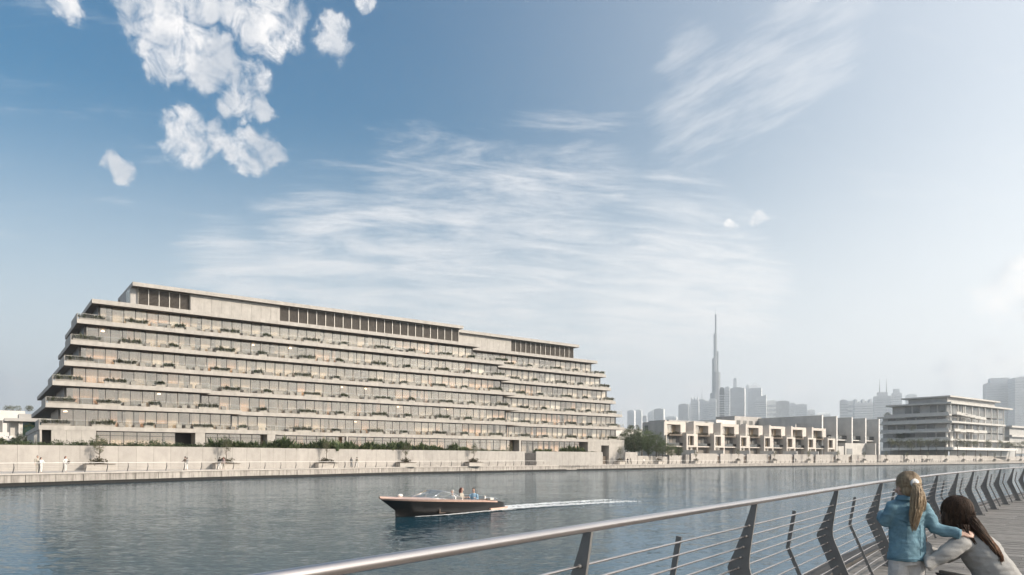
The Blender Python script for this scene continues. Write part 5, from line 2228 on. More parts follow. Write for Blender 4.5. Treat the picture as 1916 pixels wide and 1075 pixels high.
def far_person(px, w, pose, woman, face, shirt, trs, hair, label, scale=1.0, dpx=0.0):
    s = EDGE.s_at_px(px)
    p, t, n = EDGE.at(s)
    q = p + n * w
    # keep the column: slide along the edge until it is seen there
    for _ in range(20):
        k = 960 + FOC * q.x / q.y
        s += (px - k) * 0.05 * q.y / 80
        p, t, n = EDGE.at(s)
        q = p + n * w
    m = POSES[(pose, woman)]
    o = thing('person', label, 'person', (q.x, q.y, PROM + 0.012), face + math.atan2(t.y, t.x), 'people on the far promenade')
    o.scale = (scale,) * 3
    link('person_body', m[0], o)
    link('shirt', cloth(m[1], CL[shirt]), o)
    link('trousers', cloth(m[2], CL[trs]), o)
    link('hair', cloth(m[3], HAIR[hair]), o)
    return o


W_ = PI      # facing the water (away from the land): tangent + ... 
far_person(70.5, 1.6, 'stand', 0, RAD(150), 'sand', 'sand', 'dark', 'taller person in sand coloured clothes of the leftmost pair on the promenade', 1.03)
far_person(77, 1.3, 'lean', 0, RAD(190), 'white', 'white', 'dark', 'shorter person all in white of the leftmost promenade pair', 0.93)
wp = far_person(123, 1.4, 'hips', 1, RAD(200), 'white', 'white', 'red', 'woman in white with dark bag standing alone left of the first tree planter', 1.0)
mb = MB()
mb.ellipsoid((0, 0, 0), 0.17, 0.08, 0.15)
mb.tube([(-0.12, 0, 0.1), (-0.06, 0, 0.28), (0.06, 0, 0.28), (0.12, 0, 0.1)], 0.012, 6)
bag = mb.build('shoulder_bag', CL['brown'], None, (wp.location.x + 0.40, wp.location.y - 0.12, PROM + 1.1))
tag(bag, 'dark shoulder bag carried by the woman in white on the promenade', 'bag')
far_person(346.5, 1.0, 'lean', 0, RAD(30), 'brown', 'white', 'dark', 'taller person in brown top leaning close to a companion on the promenade', 1.02)
far_person(350, 1.15, 'lean', 0, RAD(10), 'grey', 'white', 'dark', 'shorter person in grey top of the couple leaning on the rail', 0.95)
far_person(411, 1.4, 'walk', 1, RAD(-80), 'black', 'white', 'dark', 'person in black top walking by the second planter', 0.98)
far_person(418.5, 1.2, 'stand', 1, RAD(-90), 'pink', 'sand', 'red', 'person in pink top beside the walker at the second planter', 0.98)
far_person(657.5, 1.6, 'walk', 1, RAD(-85), 'grey', 'grey', 'dark', 'woman in grey walking between the third and fourth planters', 0.98)
far_person(668, 1.6, 'walk', 0, RAD(-85), 'sand', 'white', 'dark', 'man in sand shirt walking just right of the woman in grey', 1.02)
far_person(1079, 1.6, 'stand', 0, RAD(170), 'black', 'grey', 'dark', 'person in black beside the planter below the lower wing', 1.0)
far_person(1083, 1.8, 'stand', 1, RAD(20), 'grey', 'white', 'dark', 'second person in pale trousers below the lower wing', 0.95)
far_person(1174.5, 1.6, 'walk', 0, RAD(-90), 'black', 'black', 'dark', 'person all in black right of the building corner', 1.0)
far_person(1180, 1.6, 'walk', 1, RAD(-90), 'sand', 'sand', 'brown', 'person in sand clothes following the one in black', 1.0)
far_person(1205, 1.6, 'stand', 0, RAD(180), 'white', 'grey', 'dark', 'lone person in white top before the low wall by the trees', 1.0)
far_person(1489, 1.8, 'walk', 1, RAD(-90), 'grey', 'black', 'dark', 'person near the gate of the fifth townhouse', 1.0)
far_person(1535.5, 1.8, 'stand', 0, RAD(180), 'white', 'sand', 'dark', 'pale dressed person before the sixth townhouse wall', 1.0)
far_person(1606, 1.8, 'stand', 1, RAD(180), 'pink', 'sand', 'brown', 'small distant person before the fin walls', 1.0)
far_person(1711, 1.8, 'walk', 0, RAD(-90), 'grey', 'black', 'dark', 'distant person alone left of the pavilion trees', 1.0)
far_person(1725, 1.8, 'stand', 0, RAD(90), 'black', 'black', 'dark', 'left one of the dark distant pair below the pavilion', 1.0)
far_person(1727, 2.2, 'stand', 1, RAD(-90), 'black', 'navy', 'dark', 'right one of the dark distant pair below the pavilion', 1.0)
far_person(1740, 1.8, 'walk', 1, RAD(-90), 'brown', 'grey', 'dark', 'distant walker beside the pavilion planter', 1.0)
far_person(1744, 1.8, 'walk', 0, RAD(-90), 'grey', 'sand', 'dark', 'distant walker in grey behind the one in brown', 1.0)
far_person(1822, 1.8, 'walk', 0, RAD(-90), 'black', 'black', 'dark', 'distant dark walker under the right part of the pavilion', 1.0)
far_person(1825.5, 2.0, 'walk', 1, RAD(-90), 'grey', 'black', 'dark', 'companion of the dark walker under the right part of the pavilion', 1.0)
far_person(1838, 1.8, 'stand', 0, RAD(180), 'brown', 'black', 'dark', 'distant person in brown standing at the far right', 1.0)
# ------------------------------------------------------------------ motor boat
BH = math.atan2(-6.1, -4.85)
BC = Vector((-3.22, 36.45)) + Vector((math.cos(BH), math.sin(BH))) * 0.30
M['hull'] = pm('black_hull_paint', (0.016, 0.014, 0.013), 0.35, var=0.1, vscale=2, coat=0.15)
M['copper'] = pm('salmon_varnish', (0.60, 0.40, 0.32), 0.35, var=0.12, vscale=5, stretch=(1, 1, 1), coat=0.5)
M['upholstery'] = pm('cream_upholstery', (0.62, 0.58, 0.53), 0.6, var=0.06, vscale=6)
M['chrome'] = pm('polished_chrome', (0.8, 0.8, 0.8), 0.12, metal=1.0, var=0.03)
M['aft_deck'] = pm('dark_teak_deck', (0.085, 0.06, 0.045), 0.35, var=0.25, vscale=5, coat=0.4)
boat = thing('motor_boat', 'sleek black motor boat with salmon coloured deck speeding along the canal', 'boat', (BC.x, BC.y, 0), BH)
boat.scale = (0.935, 1, 1)
ST = []   # x top, x bottom, half beam deck, sheer z, half beam chine, chine z, keel z
for xt, xb, hb, zs, hc, zc, zk in ((-4.0, -3.95, 0.80, 0.24, 0.86, 0.02, -0.25), (-3.88, -3.9, 0.90, 0.34, 0.90, 0.0, -0.28), (-3.6, -3.6, 1.0, 0.44, 0.94, -0.02, -0.3), (-3.0, -3.0, 1.08, 0.53, 0.98, -0.03, -0.32), (-1.6, -1.6, 1.17, 0.62, 1.02, -0.03, -0.34),
                                   (0.0, 0.0, 1.20, 0.70, 1.0, 0.0, -0.34), (1.4, 1.2, 1.14, 0.77, 0.86, 0.05, -0.33), (2.7, 2.25, 0.94, 0.83, 0.6, 0.12, -0.3), (3.7, 3.0, 0.62, 0.88, 0.32, 0.2, -0.25), (4.35, 3.45, 0.28, 0.915, 0.12, 0.28, -0.2), (4.75, 3.7, 0.02, 0.94, 0.015, 0.32, -0.12)):
    ST.append((xt, xb, hb, zs, hc, zc, zk))


def hull_ring(s, lo=0.0):
    xt, xb, hb, zs, hc, zc, zk = s
    pts = []
    for f in (1.0, 0.87, 0.6, 0.3, 0.0):
        # flare between chine and sheer
        w = hc + (hb - hc) * f ** 1.3
        pts.append((xb + (xt - xb) * f, w, zc + (zs - zc) * f))
    pts.append((xb - 0.02, hc * 0.5, (zc + zk) * 0.5))
    pts.append((xb - 0.03, 0.0, zk))
    full = pts + [(x, -y, z) for x, y, z in pts[-2::-1]]
    return full


mb = MB()
rings = [hull_ring(s) for s in ST]
n = len(rings[0])
for a, b in zip(rings, rings[1:]):
    for j in range(n - 1):
        mb.face([a[j], b[j], b[j + 1], a[j + 1]], 1 if j in (0, n - 2) else 0, True)
mb.face(rings[0][::-1], 0)
hull_me = mb.mesh('hull', [M['hull'], M['copper']])
bm_ = bmesh.new()
bm_.from_mesh(hull_me)
bmesh.ops.remove_doubles(bm_, verts=bm_.verts, dist=0.0005)
bmesh.ops.recalc_face_normals(bm_, faces=bm_.faces)
# only the sheer strake forward of the after deck is salmon
for f in bm_.faces:
    if f.material_index == 1 and f.calc_center_median().x < -2.3:
        f.material_index = 0
bm_.to_mesh(hull_me)
bm_.free()
link('hull', hull_me, boat)


def sheer(x):
    for a, b in zip(ST, ST[1:]):
        if a[0] <= x <= b[0]:
            t = (x - a[0]) / (b[0] - a[0])
            return a[2] + (b[2] - a[2]) * t, a[3] + (b[3] - a[3]) * t
    return 0.02, 0.94


def deck_strip(x0, x1, y_in, mat, name, camber=0.06, steps=8):
    """deck between the sheer and an inner half width (0 = full)"""
    mb = MB()
    for i in range(steps):
        xa, xb = x0 + (x1 - x0) * i / steps, x0 + (x1 - x0) * (i + 1) / steps
        for sgn in (1, -1):
            qa, qb = sheer(xa), sheer(xb)
            m_ = 4
            for j in range(m_):
                def pt(x, q, f):
                    w = q[0]
                    yi = min(y_in, w * 0.98)
                    y = w + (yi - w) * f
                    return (x, sgn * y, q[1] + 0.004 + camber * (1 - (y / max(w, 0.03)) ** 2))
                mb.face([pt(xa, qa, j / m_), pt(xb, qb, j / m_), pt(xb, qb, (j + 1) / m_), pt(xa, qa, (j + 1) / m_)], 0, True)
    return mb.build(name, M[mat], boat)


deck_strip(1.5, 4.72, 0.0, 'copper', 'foredeck', 0.09)
deck_strip(-2.35, 1.5, 0.86, 'copper', 'side_deck', 0.05)
deck_strip(-3.99, -2.35, 0.0, 'aft_deck', 'aft_deck', 0.12)
mb = MB()
mb.box(-2.35, -0.9, 0.10, 1.5, 0.9, 0.14)
mb.box(1.42, -0.9, 0.14, 1.5, 0.9, 0.78)
mb.box(-2.43, -0.9, 0.14, -2.35, 0.9, 0.60)
mb.box(-2.35, 0.82, 0.141, 1.42, 0.86, 0.66)
mb.box(-2.35, -0.86, 0.141, 1.42, -0.82, 0.66)
mb.build('cockpit', M['aft_deck'], boat)
for x, w in ((-0.1, 0.35), (-2.0, 0.75)):
    for y in ((-0.42, 0.42) if w < 0.5 else (0,)):
        mb = MB()
        mb.box(x - 0.28, y - w, 0.142, x + 0.25, y + w, 0.40)
        mb.box(x - 0.36, y - w, 0.142, x - 0.282, y + w, 0.82)
        mb.build('seat', M['upholstery'], boat)
mb = MB()
mb.box(0.95, -0.7, 0.5, 1.35, 0.7, 0.80)
mb.build('dashboard', M['aft_deck'], boat)
mb = MB()
ring = [(0.78 + 0.05 * math.sin(q), 0.42 + 0.17 * math.cos(q), 0.82 + 0.16 * math.sin(q)) for q in [2 * PI * i / 16 for i in range(17)]]
mb.tube(ring, 0.014, 6)
mb.tube([(0.78, 0.42, 0.82), (1.0, 0.42, 0.72)], 0.02, 6)
mb.build('steering_wheel', M['chrome'], boat)
# raked windscreen: side panes and centre panes
def wpt(x, y, z):
    return Vector((x, y, z))


bot = [wpt(0.55, 0.98, 0.78), wpt(1.9, 0.74, 0.86), wpt(2.45, 0.0, 0.93), wpt(1.9, -0.74, 0.86), wpt(0.55, -0.98, 0.78)]
top = [wpt(0.45, 0.92, 1.03), wpt(0.95, 0.62, 1.17), wpt(1.2, 0.0, 1.20), wpt(0.95, -0.62, 1.17), wpt(0.45, -0.92, 1.03)]
for i in range(4):
    mb = MB()
    nrm = (bot[i + 1] - bot[i]).cross(top[i] - bot[i]).normalized() * 0.008
    mb.loft([[p + nrm for p in (bot[i], bot[i + 1], top[i + 1], top[i])], [p - nrm for p in (bot[i], bot[i + 1], top[i + 1], top[i])]], smooth=False)
    mb.build('windscreen_pane', M['clear'], boat)
mb = MB()
mb.tube(top, 0.018, 6)
mb.tube(bot, 0.016, 6)
for a, b in zip(bot, top):
    mb.tube([a, b], 0.016, 6)
mb.tube([wpt(0.45, 0.92, 1.03), wpt(-0.3, 1.02, 0.74)], 0.014, 6)
mb.build('windscreen_frame', M['chrome'], boat)
# fittings: bow light, cleats, after hand rails, exhaust strake
mb = MB()
mb.ellipsoid((3.35, 0, 1.02), 0.16, 0.09, 0.08)
mb.tube([(3.35, 0, 0.95), (3.35, 0, 1.0)], 0.06, 8)
mb.build('bow_light', M['white'], boat)
mb = MB()
for y in (0.62, -0.62):
    mb.tube([(-3.75, y, 0.44), (-3.6, y, 0.60), (-3.3, y, 0.66), (-2.6, y, 0.72), (-2.45, y, 0.66)], 0.014, 6)
mb.tube([(-3.72, 0.3, 0.44), (-3.66, 0.3, 0.64), (-3.66, -0.3, 0.64), (-3.72, -0.3, 0.44)], 0.012, 6)
mb.build('deck_rail', M['chrome'], boat)
mb = MB()
mb.box(-2.75, 0.78, 0.60, -2.45, 1.0, 0.70)
mb.box(-2.75, -1.0, 0.60, -2.45, -0.78, 0.70)
mb.build('side_vent', M['upholstery'], boat)
for sgn in (1, -1):
    mb = MB()
    rr = []
    for x, y in ((-2.35, 1.03), (-3.1, 1.02), (-3.95, 0.92)):
        rr.append([(x, sgn * (y - 0.06), 0.07), (x, sgn * (y + 0.10), 0.07), (x, sgn * (y + 0.10), 0.17), (x, sgn * (y - 0.06), 0.17)])
    if sgn < 0:
        rr = [r[::-1] for r in rr]
    mb.loft(rr, 0, False)
    mb.build('spray_strake', M['copper'], boat)
mb = MB()
mb.box(-4.28, -0.8, 0.10, -3.97, 0.8, 0.17)
mb.build('swim_platform', M['copper'], boat)


def seated(name_label, x, y, z, face, shirt, hair, woman, lean=0.0):
    b = MB()
    b.ellipsoid((0, 0.02, 0.79), 0.078, 0.098, 0.115)
    b.tube([(0, -0.02, 0.55), (0, 0.01, 0.72)], [0.058, 0.05], 8)
    b.loft([ell_ring((0, -0.05 + z_ * 0.03, z_), rx, ry) for z_, rx, ry in ((-0.02, 0.16, 0.12), (0.2, 0.13, 0.1), (0.45, 0.165, 0.105), (0.58, 0.12, 0.07))])
    c = MB()
    c.loft([ell_ring((0, -0.05 + z_ * 0.03, z_), rx, ry) for z_, rx, ry in ((-0.04, 0.18, 0.145), (0.2, 0.155, 0.12), (0.45, 0.19, 0.125), (0.57, 0.16, 0.095), (0.61, 0.075, 0.065))])
    t = MB()
    for s in (-1, 1):
        sh, el, ha = Vector((s * 0.19, -0.02, 0.54)), Vector((s * 0.27, 0.05, 0.27)), Vector((s * 0.16, 0.30, 0.34))
        b.tube([sh, el, ha, ha + Vector((-s * 0.02, 0.10, 0.02)), ha + Vector((-s * 0.03, 0.16, 0.0))], [0.045, 0.037, 0.028, 0.035, 0.014], 8)
        c.tube([sh, el, el.lerp(ha, 0.7)], [0.068, 0.056, 0.045], 8)
        hip, kn, an = Vector((s * 0.1, -0.02, 0.0)), Vector((s * 0.12, 0.42, 0.05)), Vector((s * 0.12, 0.44, -0.34))
        b.tube([hip, kn, an], [0.08, 0.055, 0.036], 8)
        b.tube([an, an + Vector((0, 0.14, -0.04))], [0.036, 0.025], 8)
        t.tube([hip, kn, an], [0.095, 0.072, 0.055], 8)
    t.loft([ell_ring((0, -0.05, z_), rx, ry) for z_, rx, ry in ((-0.08, 0.17, 0.13), (0.06, 0.165, 0.13))])
    h = MB()
    h.ellipsoid((0, -0.005, 0.815), 0.09, 0.11, 0.112)
    if woman:
        h.tube([(0.0, -0.06, 0.84), (0, -0.09, 0.72), (0, -0.10, 0.52)], [0.08, 0.09, 0.06], 8)
        h.tube([(0.075, 0.0, 0.82), (0.085, 0.01, 0.68), (0.08, 0.0, 0.55)], [0.035, 0.04, 0.02], 8)
        h.tube([(-0.075, 0.0, 0.82), (-0.085, 0.01, 0.68), (-0.08, 0.0, 0.55)], [0.035, 0.04, 0.02], 8)
    ang = BH
    x *= 0.935
    p = BC + Vector((x * math.cos(ang) - y * math.sin(ang), x * math.sin(ang) + y * math.cos(ang)))
    o = thing('person', name_label, 'person', (p.x, p.y, z - 0.06), ang - PI / 2 + face, 'people in the boat')
    o.scale = (0.9,) * 3
    remesh(b, 'person_body', SKIN, o, 0.016, 3)
    remesh(c, 'shirt', CL[shirt], o, 0.018, 3, 0.006, 0.12)
    remesh(t, 'trousers', CL['sand'], o, 0.02, 3)
    hm = remesh(h, 'hair', HAIR[hair], None, 0.014, 2)
    for v in hm.vertices:
        if v.co.y > 0.06 and v.co.z < 0.855:
            v.co.y = 0.03
    link('hair', hm, o)
    return o


seated('grey haired driver in white shirt at the boat wheel', -0.02, 0.42, 0.44, 0.0, 'white', 'grey', False)
seated('long haired woman in beige top seated behind the boat driver', -1.35, -0.1, 0.50, RAD(110), 'sand', 'red', True)
seated('dark haired man in light blue shirt at the back of the boat', -1.95, 0.25, 0.47, RAD(25), 'blue', 'dark', False)

# wake: flecks and ridges of foam
WAKE = Path([(-1.1, 39.0), (1.7, 42.0), (4.6, 44.8), (7.2, 47.2)], 0.5)
M['foam'] = pm('white_foam', (0.82, 0.84, 0.85), 0.6, var=0.08, vscale=5)
mb = MB()
FR = random.Random(8)


def fleck(c, ang, L, W, z):
    k = 7
    ph = FR.random() * 6
    pts = []
    for j in range(k):
        q = 2 * PI * j / k + ph
        r = FR.uniform(0.6, 1.1)
        x, y = L * r * math.cos(q), W * r * math.sin(q)
        pts.append((c.x + x * math.cos(ang) - y * math.sin(ang), c.y + x * math.sin(ang) + y * math.cos(ang), z + FR.uniform(0, 0.012)))
    pts.sort(key=lambda p: math.atan2(p[1] - c.y, p[0] - c.x))
    mb.face(pts)


for i in range(7000):
    f = FR.random() ** 2.0
    s = f * WAKE.len
    p, t, n = WAKE.at(s)
    band = FR.choice([-1, 1, 1, -1, 0])
    spread = 0.62 + 0.45 * f
    w = band * spread + FR.gauss(0, 0.15 + 0.16 * f) * (1.0 if band else 2.0)
    fade = (1 - f) ** 1.1
    if band == 0 and FR.random() < 0.55:
        continue
    fleck(p + n * w, math.atan2(t.y, t.x), FR.uniform(0.08, 0.32) * (0.35 + 0.65 * fade), FR.uniform(0.02, 0.075) * (0.3 + 0.7 * fade), 0.02 + 0.05 * fade * FR.random())
ch, sh_ = math.cos(BH), math.sin(BH)
for i in range(1500):
    x = FR.uniform(-3.9, 2.6)
    f = (2.9 - x) / 6.9
    for sgn in (1, -1):
        y = sgn * (0.98 + 0.05 * f + abs(FR.gauss(0, 0.05 + 0.13 * f)))
        if x > 1.3:
            y = sgn * (0.98 - 0.28 * (x - 1.3) + abs(FR.gauss(0, 0.05)))
        c = BC + Vector((x * ch - y * sh_, x * sh_ + y * ch))
        fleck(c, BH, FR.uniform(0.06, 0.22), FR.uniform(0.02, 0.05), 0.02 + 0.06 * f * FR.random())
o = mb.build('wake_foam', M['foam'])
o['label'] = 'white foam trail on the water behind the motor boat'
stuff(o)

# ------------------------------------------------------------------ boardwalk on the near bank
DZ = 1.35
RAILP = [(-7.5, -9.0), (-5.2, -5.4), (-3.75, -3.1), (-2.45, -1.0), (-1.06, 1.08), (0.342, 3.10), (1.715, 5.0), (3.29, 7.19), (4.877, 9.377), (6.53, 11.51), (8.172, 13.655), (9.874, 15.75), (11.577, 17.846), (13.327, 19.902), (15.08, 21.955),
         (16.89, 23.96), (18.70, 25.96), (20.55, 27.93), (22.45, 29.85), (24.4, 31.72), (26.4, 33.53), (28.45, 35.28), (30.55, 36.97)]
RAIL = Path(RAILP, 0.3)
post_s = []
for q in RAILP:
    v = Vector(q)
    best = min(range(len(RAIL.p)), key=lambda i: (RAIL.p[i] - v).length)
    post_s.append(RAIL.s[best])
walk = thing('boardwalk', 'grey weathered timber boardwalk curving along the near bank', 'boardwalk')
walk['kind'] = 'structure'
PW = 0.142
rows = int((RAIL.len - 0.4) / 0.147)
lens = (2.3, 2.4, 2.5)
unit = MB()
unit.box(0, 0, -0.035, 1, 1, 0)
plank_me = unit.mesh('plank', M['plank'])
recs = []
PR = random.Random(3)
for r in range(rows):
    s = 0.2 + r * 0.147
    p, t, n = RAIL.at(s)
    w = 0.33
    shift = (0.0, 1.1, 0.55, 1.65)[r % 4]
    cuts = [0.33]
    x = 0.33 - 1.2 - shift
    while x > -7.0:
        cuts.append(x)
        x -= 2.4
    cuts.append(-7.2)
    for a, b in zip(cuts, cuts[1:]):
        recs.append((s, p, t, n, a - 0.003, b + 0.003))


def plank_rank(rec):
    s, p, t, n, a, b = rec
    c = p + n * (a + b) / 2
    if c.y < 1.5:
        return 1e6 - c.y
    px = 960 + FOC * c.x / c.y
    return c.y * (1.0 if -500 < px < 2100 else 100)


recs.sort(key=plank_rank)
joined = MB()
for i, (s, p, t, n, a, b) in enumerate(recs):
    L = a - b
    z = DZ + PR.uniform(-0.003, 0.003)
    q = p + n * b
    if i < 300:
        o = link('plank', plank_me, walk, (q.x, q.y, z), math.atan2(n.y, n.x), (L, PW, 1))
        o.location.x += t.x * PW * 0.5
        o.location.y += t.y * PW * 0.5
    else:
        c = p + n * (a + b) / 2
        joined.obox((c.x, c.y, z - 0.0175), (n.x * L / 2, n.y * L / 2, 0), (t.x * PW / 2, t.y * PW / 2, 0), (0, 0, 0.0175))
stuff(joined.build('plank_row', M['plank'], walk))
mb = MB()
sm = [RAIL.at(s) for s in [i * 0.9 for i in range(int(RAIL.len / 0.9) + 1)]]
for (p, t, n), (p2, t2, n2) in zip(sm, sm[1:]):
    for o0, o1, z0, z1 in ((0.345, 0.60, DZ - 0.55, DZ + 0.035), (-7.2, 0.33, DZ - 0.30, DZ - 0.045)):
        a, b, c, d = p + n * o0, p2 + n2 * o0, p2 + n2 * o1, p + n * o1
        mb.prism([(a.x, a.y), (b.x, b.y), (c.x, c.y), (d.x, d.y)], z0, z1)
mb.build('edge_beam', M['edge_beam'], walk)
mb = MB()
mb.tube([(0, 0, -0.6), (0, 0, DZ - 0.31)], 0.16, 10)
pile_me = mb.mesh('pile', M['edge_beam'])
for i in range(0, len(sm), 5):
    p, t, n = sm[i]
    q = p + n * 0.1
    link('pile', pile_me, walk, (q.x, q.y, 0))
# bank behind the boardwalk
mb = MB()
bp = [(p + n * -7.25) for p, t, n in sm]
mb.prism([(q.x, q.y) for q in bp] + [(70, 36), (70, -40), (-2, -40)], -0.5, DZ - 0.02)
structure(mb.build('near_bank', M['paving']), 'paved ground beside the near boardwalk')

# railing
fence = thing('boardwalk_railing', 'grey steel railing with kinked plate posts and pale round handrail on the boardwalk edge', 'railing')
fence.location = (0, 0, 0)
RZ = CAMZ - 0.297
mb = MB()
hr = [RAIL.at(s)[0] for s in [i * 0.3 for i in range(int(RAIL.len / 0.3) + 1)]]
mb.tube([(q.x, q.y, RZ) for q in hr], 0.0205, 16)
mb.build('handrail', M['stainless'], fence)


def smooth_profile():
    # outer and inner edge of the plate as (w outwards, z)
    outer = [(0.034, 1.083), (0.06, 1.0), (0.105, 0.87), (0.165, 0.72), (0.196, 0.655), (0.207, 0.62), (0.196, 0.585), (0.165, 0.515), (0.10, 0.36), (0.03, 0.19), (-0.045, 0.012)]
    inner = [(-0.004, 1.083), (0.008, 1.0), (0.028, 0.87), (0.046, 0.74), (0.052, 0.68), (0.05, 0.63), (0.038, 0.58), (0.012, 0.515), (-0.05, 0.36), (-0.118, 0.19), (-0.19, 0.012)]
    return outer, inner


po, pi_ = smooth_profile()
mb = MB()
k = len(po)
HT = 0.0095
for sgn in (1, -1):
    v = [(w, sgn * HT, z) for w, z in po] + [(w, sgn * HT, z) for w, z in pi_]
    mb.raw(v, [(i, i + 1, k + i + 1, k + i) if sgn < 0 else (i, k + i, k + i + 1, i + 1) for i in range(k - 1)])
for L_, fl in ((po, 1), (pi_, -1)):
    for (w, z), (w2, z2) in zip(L_, L_[1:]):
        q = [(w, -HT, z), (w, HT, z), (w2, HT, z2), (w2, -HT, z2)]
        mb.face(q if fl > 0 else q[::-1])
mb.face([(po[0][0], -HT, po[0][1]), (pi_[0][0], -HT, pi_[0][1]), (pi_[0][0], HT, pi_[0][1]), (po[0][0], HT, po[0][1])])
post_me = mb.mesh('post_plate', M['steel'])
mb = MB()
mb.box(-0.24, -0.07, 0.001, 0.0, 0.07, 0.012)
for sx in (-0.21, -0.03):
    for sy in (-0.05, 0.05):
        mb.tube([(sx, sy, 0.0121), (sx, sy, 0.024)], 0.009, 6, smooth=False)
foot_me = mb.mesh('foot_plate', M['steel'])
mb = MB()
bar = [(0.085, 0.95), (0.14, 0.635), (-0.12, 0.012)]
for (w, z), (w2, z2) in zip(bar, bar[1:]):
    d = Vector((w2 - w, 0, z2 - z)).normalized()
    nn = Vector((-d.z, 0, d.x)) * 0.016
    c = Vector(((w + w2) / 2, 0, (z + z2) / 2))
    mb.obox(c, d * (Vector((w2 - w, 0, z2 - z)).length / 2 + 0.004), (0, 0.006, 0), nn)
bar_me = mb.mesh('middle_bar', M['steel'])


def plate_w(z):
    for i in range(k - 1):
        if po[i][1] >= z >= po[i + 1][1]:
            f = (po[i][1] - z) / (po[i][1] - po[i + 1][1])
            a = po[i][0] + (po[i + 1][0] - po[i][0]) * f
            for j in range(k - 1):
                if pi_[j][1] >= z >= pi_[j + 1][1]:
                    g = (pi_[j][1] - z) / (pi_[j][1] - pi_[j + 1][1])
                    b = pi_[j][0] + (pi_[j + 1][0] - pi_[j][0]) * g
                    return (a + b) / 2
    return 0


rods_z = [0.93 - 0.0765 * i for i in range(12)]
for i, s in enumerate(post_s):
    p, t, n = RAIL.at(s)
    o = link('post_plate', post_me, fence, (p.x, p.y, DZ), math.atan2(n.y, n.x))
    link('foot_plate', foot_me, o)
    cl = MB()
    for z in rods_z:
        w = plate_w(z)
        cl.tube([(w, -0.028, z), (w, 0.028, z)], 0.0105, 8)
    link('rod_collar', cl.mesh('rod_collar', M['steel']), o)
    if i + 1 < len(post_s):
        sm_ = (s + post_s[i + 1]) / 2
        p, t, n = RAIL.at(sm_)
        link('middle_bar', bar_me, fence, (p.x, p.y, DZ), math.atan2(n.y, n.x))
for z in rods_z:
    w = plate_w(z)
    mb = MB()
    mb.tube([((p + n * w).x, (p + n * w).y, DZ + z) for p, t, n in [RAIL.at(s) for s in [i * 0.45 for i in range(int(RAIL.len / 0.45) + 1)]]], 0.0062, 6)
    mb.build('rail_rod', M['stainless'], fence)
# ------------------------------------------------------------------ the girl and the crouching woman
M['denim'] = pm('blue_denim', (0.13, 0.235, 0.29), 0.85, var=0.22, vscale=9, bump=0.35, bscale=160)
M['jeans'] = pm('pale_grey_jeans', (0.48, 0.465, 0.45), 0.85, var=0.14, vscale=10, bump=0.3, bscale=150)
M['hoodie'] = pm('grey_jersey', (0.33, 0.32, 0.305), 0.9, var=0.10, vscale=8, bump=0.25, bscale=140)
M['black_cloth'] = pm('black_leggings', (0.012, 0.012, 0.013), 0.85, var=0.1, vscale=8)
M['blonde'] = pm('blonde_hair', (0.44, 0.33, 0.21), 0.55, base2=(0.20, 0.14, 0.085), vscale=26, stretch=(3, 3, 0.35), detail=8, bump=0.5, bscale=60)
M['brunette'] = pm('brown_hair', (0.075, 0.042, 0.026), 0.6, spec=0.25, base2=(0.017, 0.011, 0.008), vscale=24, stretch=(3, 3, 0.35), detail=8, bump=0.5, bscale=60)
M['tips'] = pm('brown_hair_tips', (0.24, 0.12, 0.065), 0.6, spec=0.25, base2=(0.075, 0.04, 0.024), vscale=24, stretch=(3, 3, 0.35), detail=8, bump=0.5, bscale=60)
M['sole'] = pm('white_shoe', (0.6, 0.58, 0.55), 0.7, var=0.08, vscale=12)
V = Vector


def fingers(b, base, d, side, up, size=1.0, curl=0.5):
    """palm and five bent fingers: base = wrist, d = direction, side = across towards the thumb, up = back of the hand"""
    d, side, up = d.normalized(), side.normalized(), up.normalized()
    s = size
    for k in range(6):
        f = k / 5
        c = base + d * (0.075 * s * f)
        b.tube([c - side * 0.026 * s, c + side * 0.026 * s], 0.0125 * s, 8)
    for i, (off_, L) in enumerate(((0.029, 0.062), (0.010, 0.070), (-0.010, 0.066), (-0.029, 0.052))):
        r = base + d * 0.07 * s + side * off_ * s
        spread = side * off_ * 0.25
        dd = (d + spread).normalized()
        k1 = r + dd * L * 0.42 * s
        d2 = (dd - up * curl * 0.55).normalized()
        k2 = k1 + d2 * L * 0.33 * s
        d3 = (dd - up * curl * 1.1).normalized()
        k3 = k2 + d3 * L * 0.28 * s
        b.tube([r - dd * 0.015, r, k1, k2, k3], [0.009 * s, 0.0092 * s, 0.0085 * s, 0.0078 * s, 0.006 * s], 8)
    r = base + d * 0.018 * s + side * 0.024 * s
    k1 = r + (d * 0.55 + side * 0.8).normalized() * 0.032 * s
    k2 = k1 + (d * 0.95 + side * 0.25 - up * 0.2).normalized() * 0.028 * s
    b.tube([r - side * 0.01, r, k1, k2], [0.012 * s, 0.0115 * s, 0.0098 * s, 0.007 * s], 8)


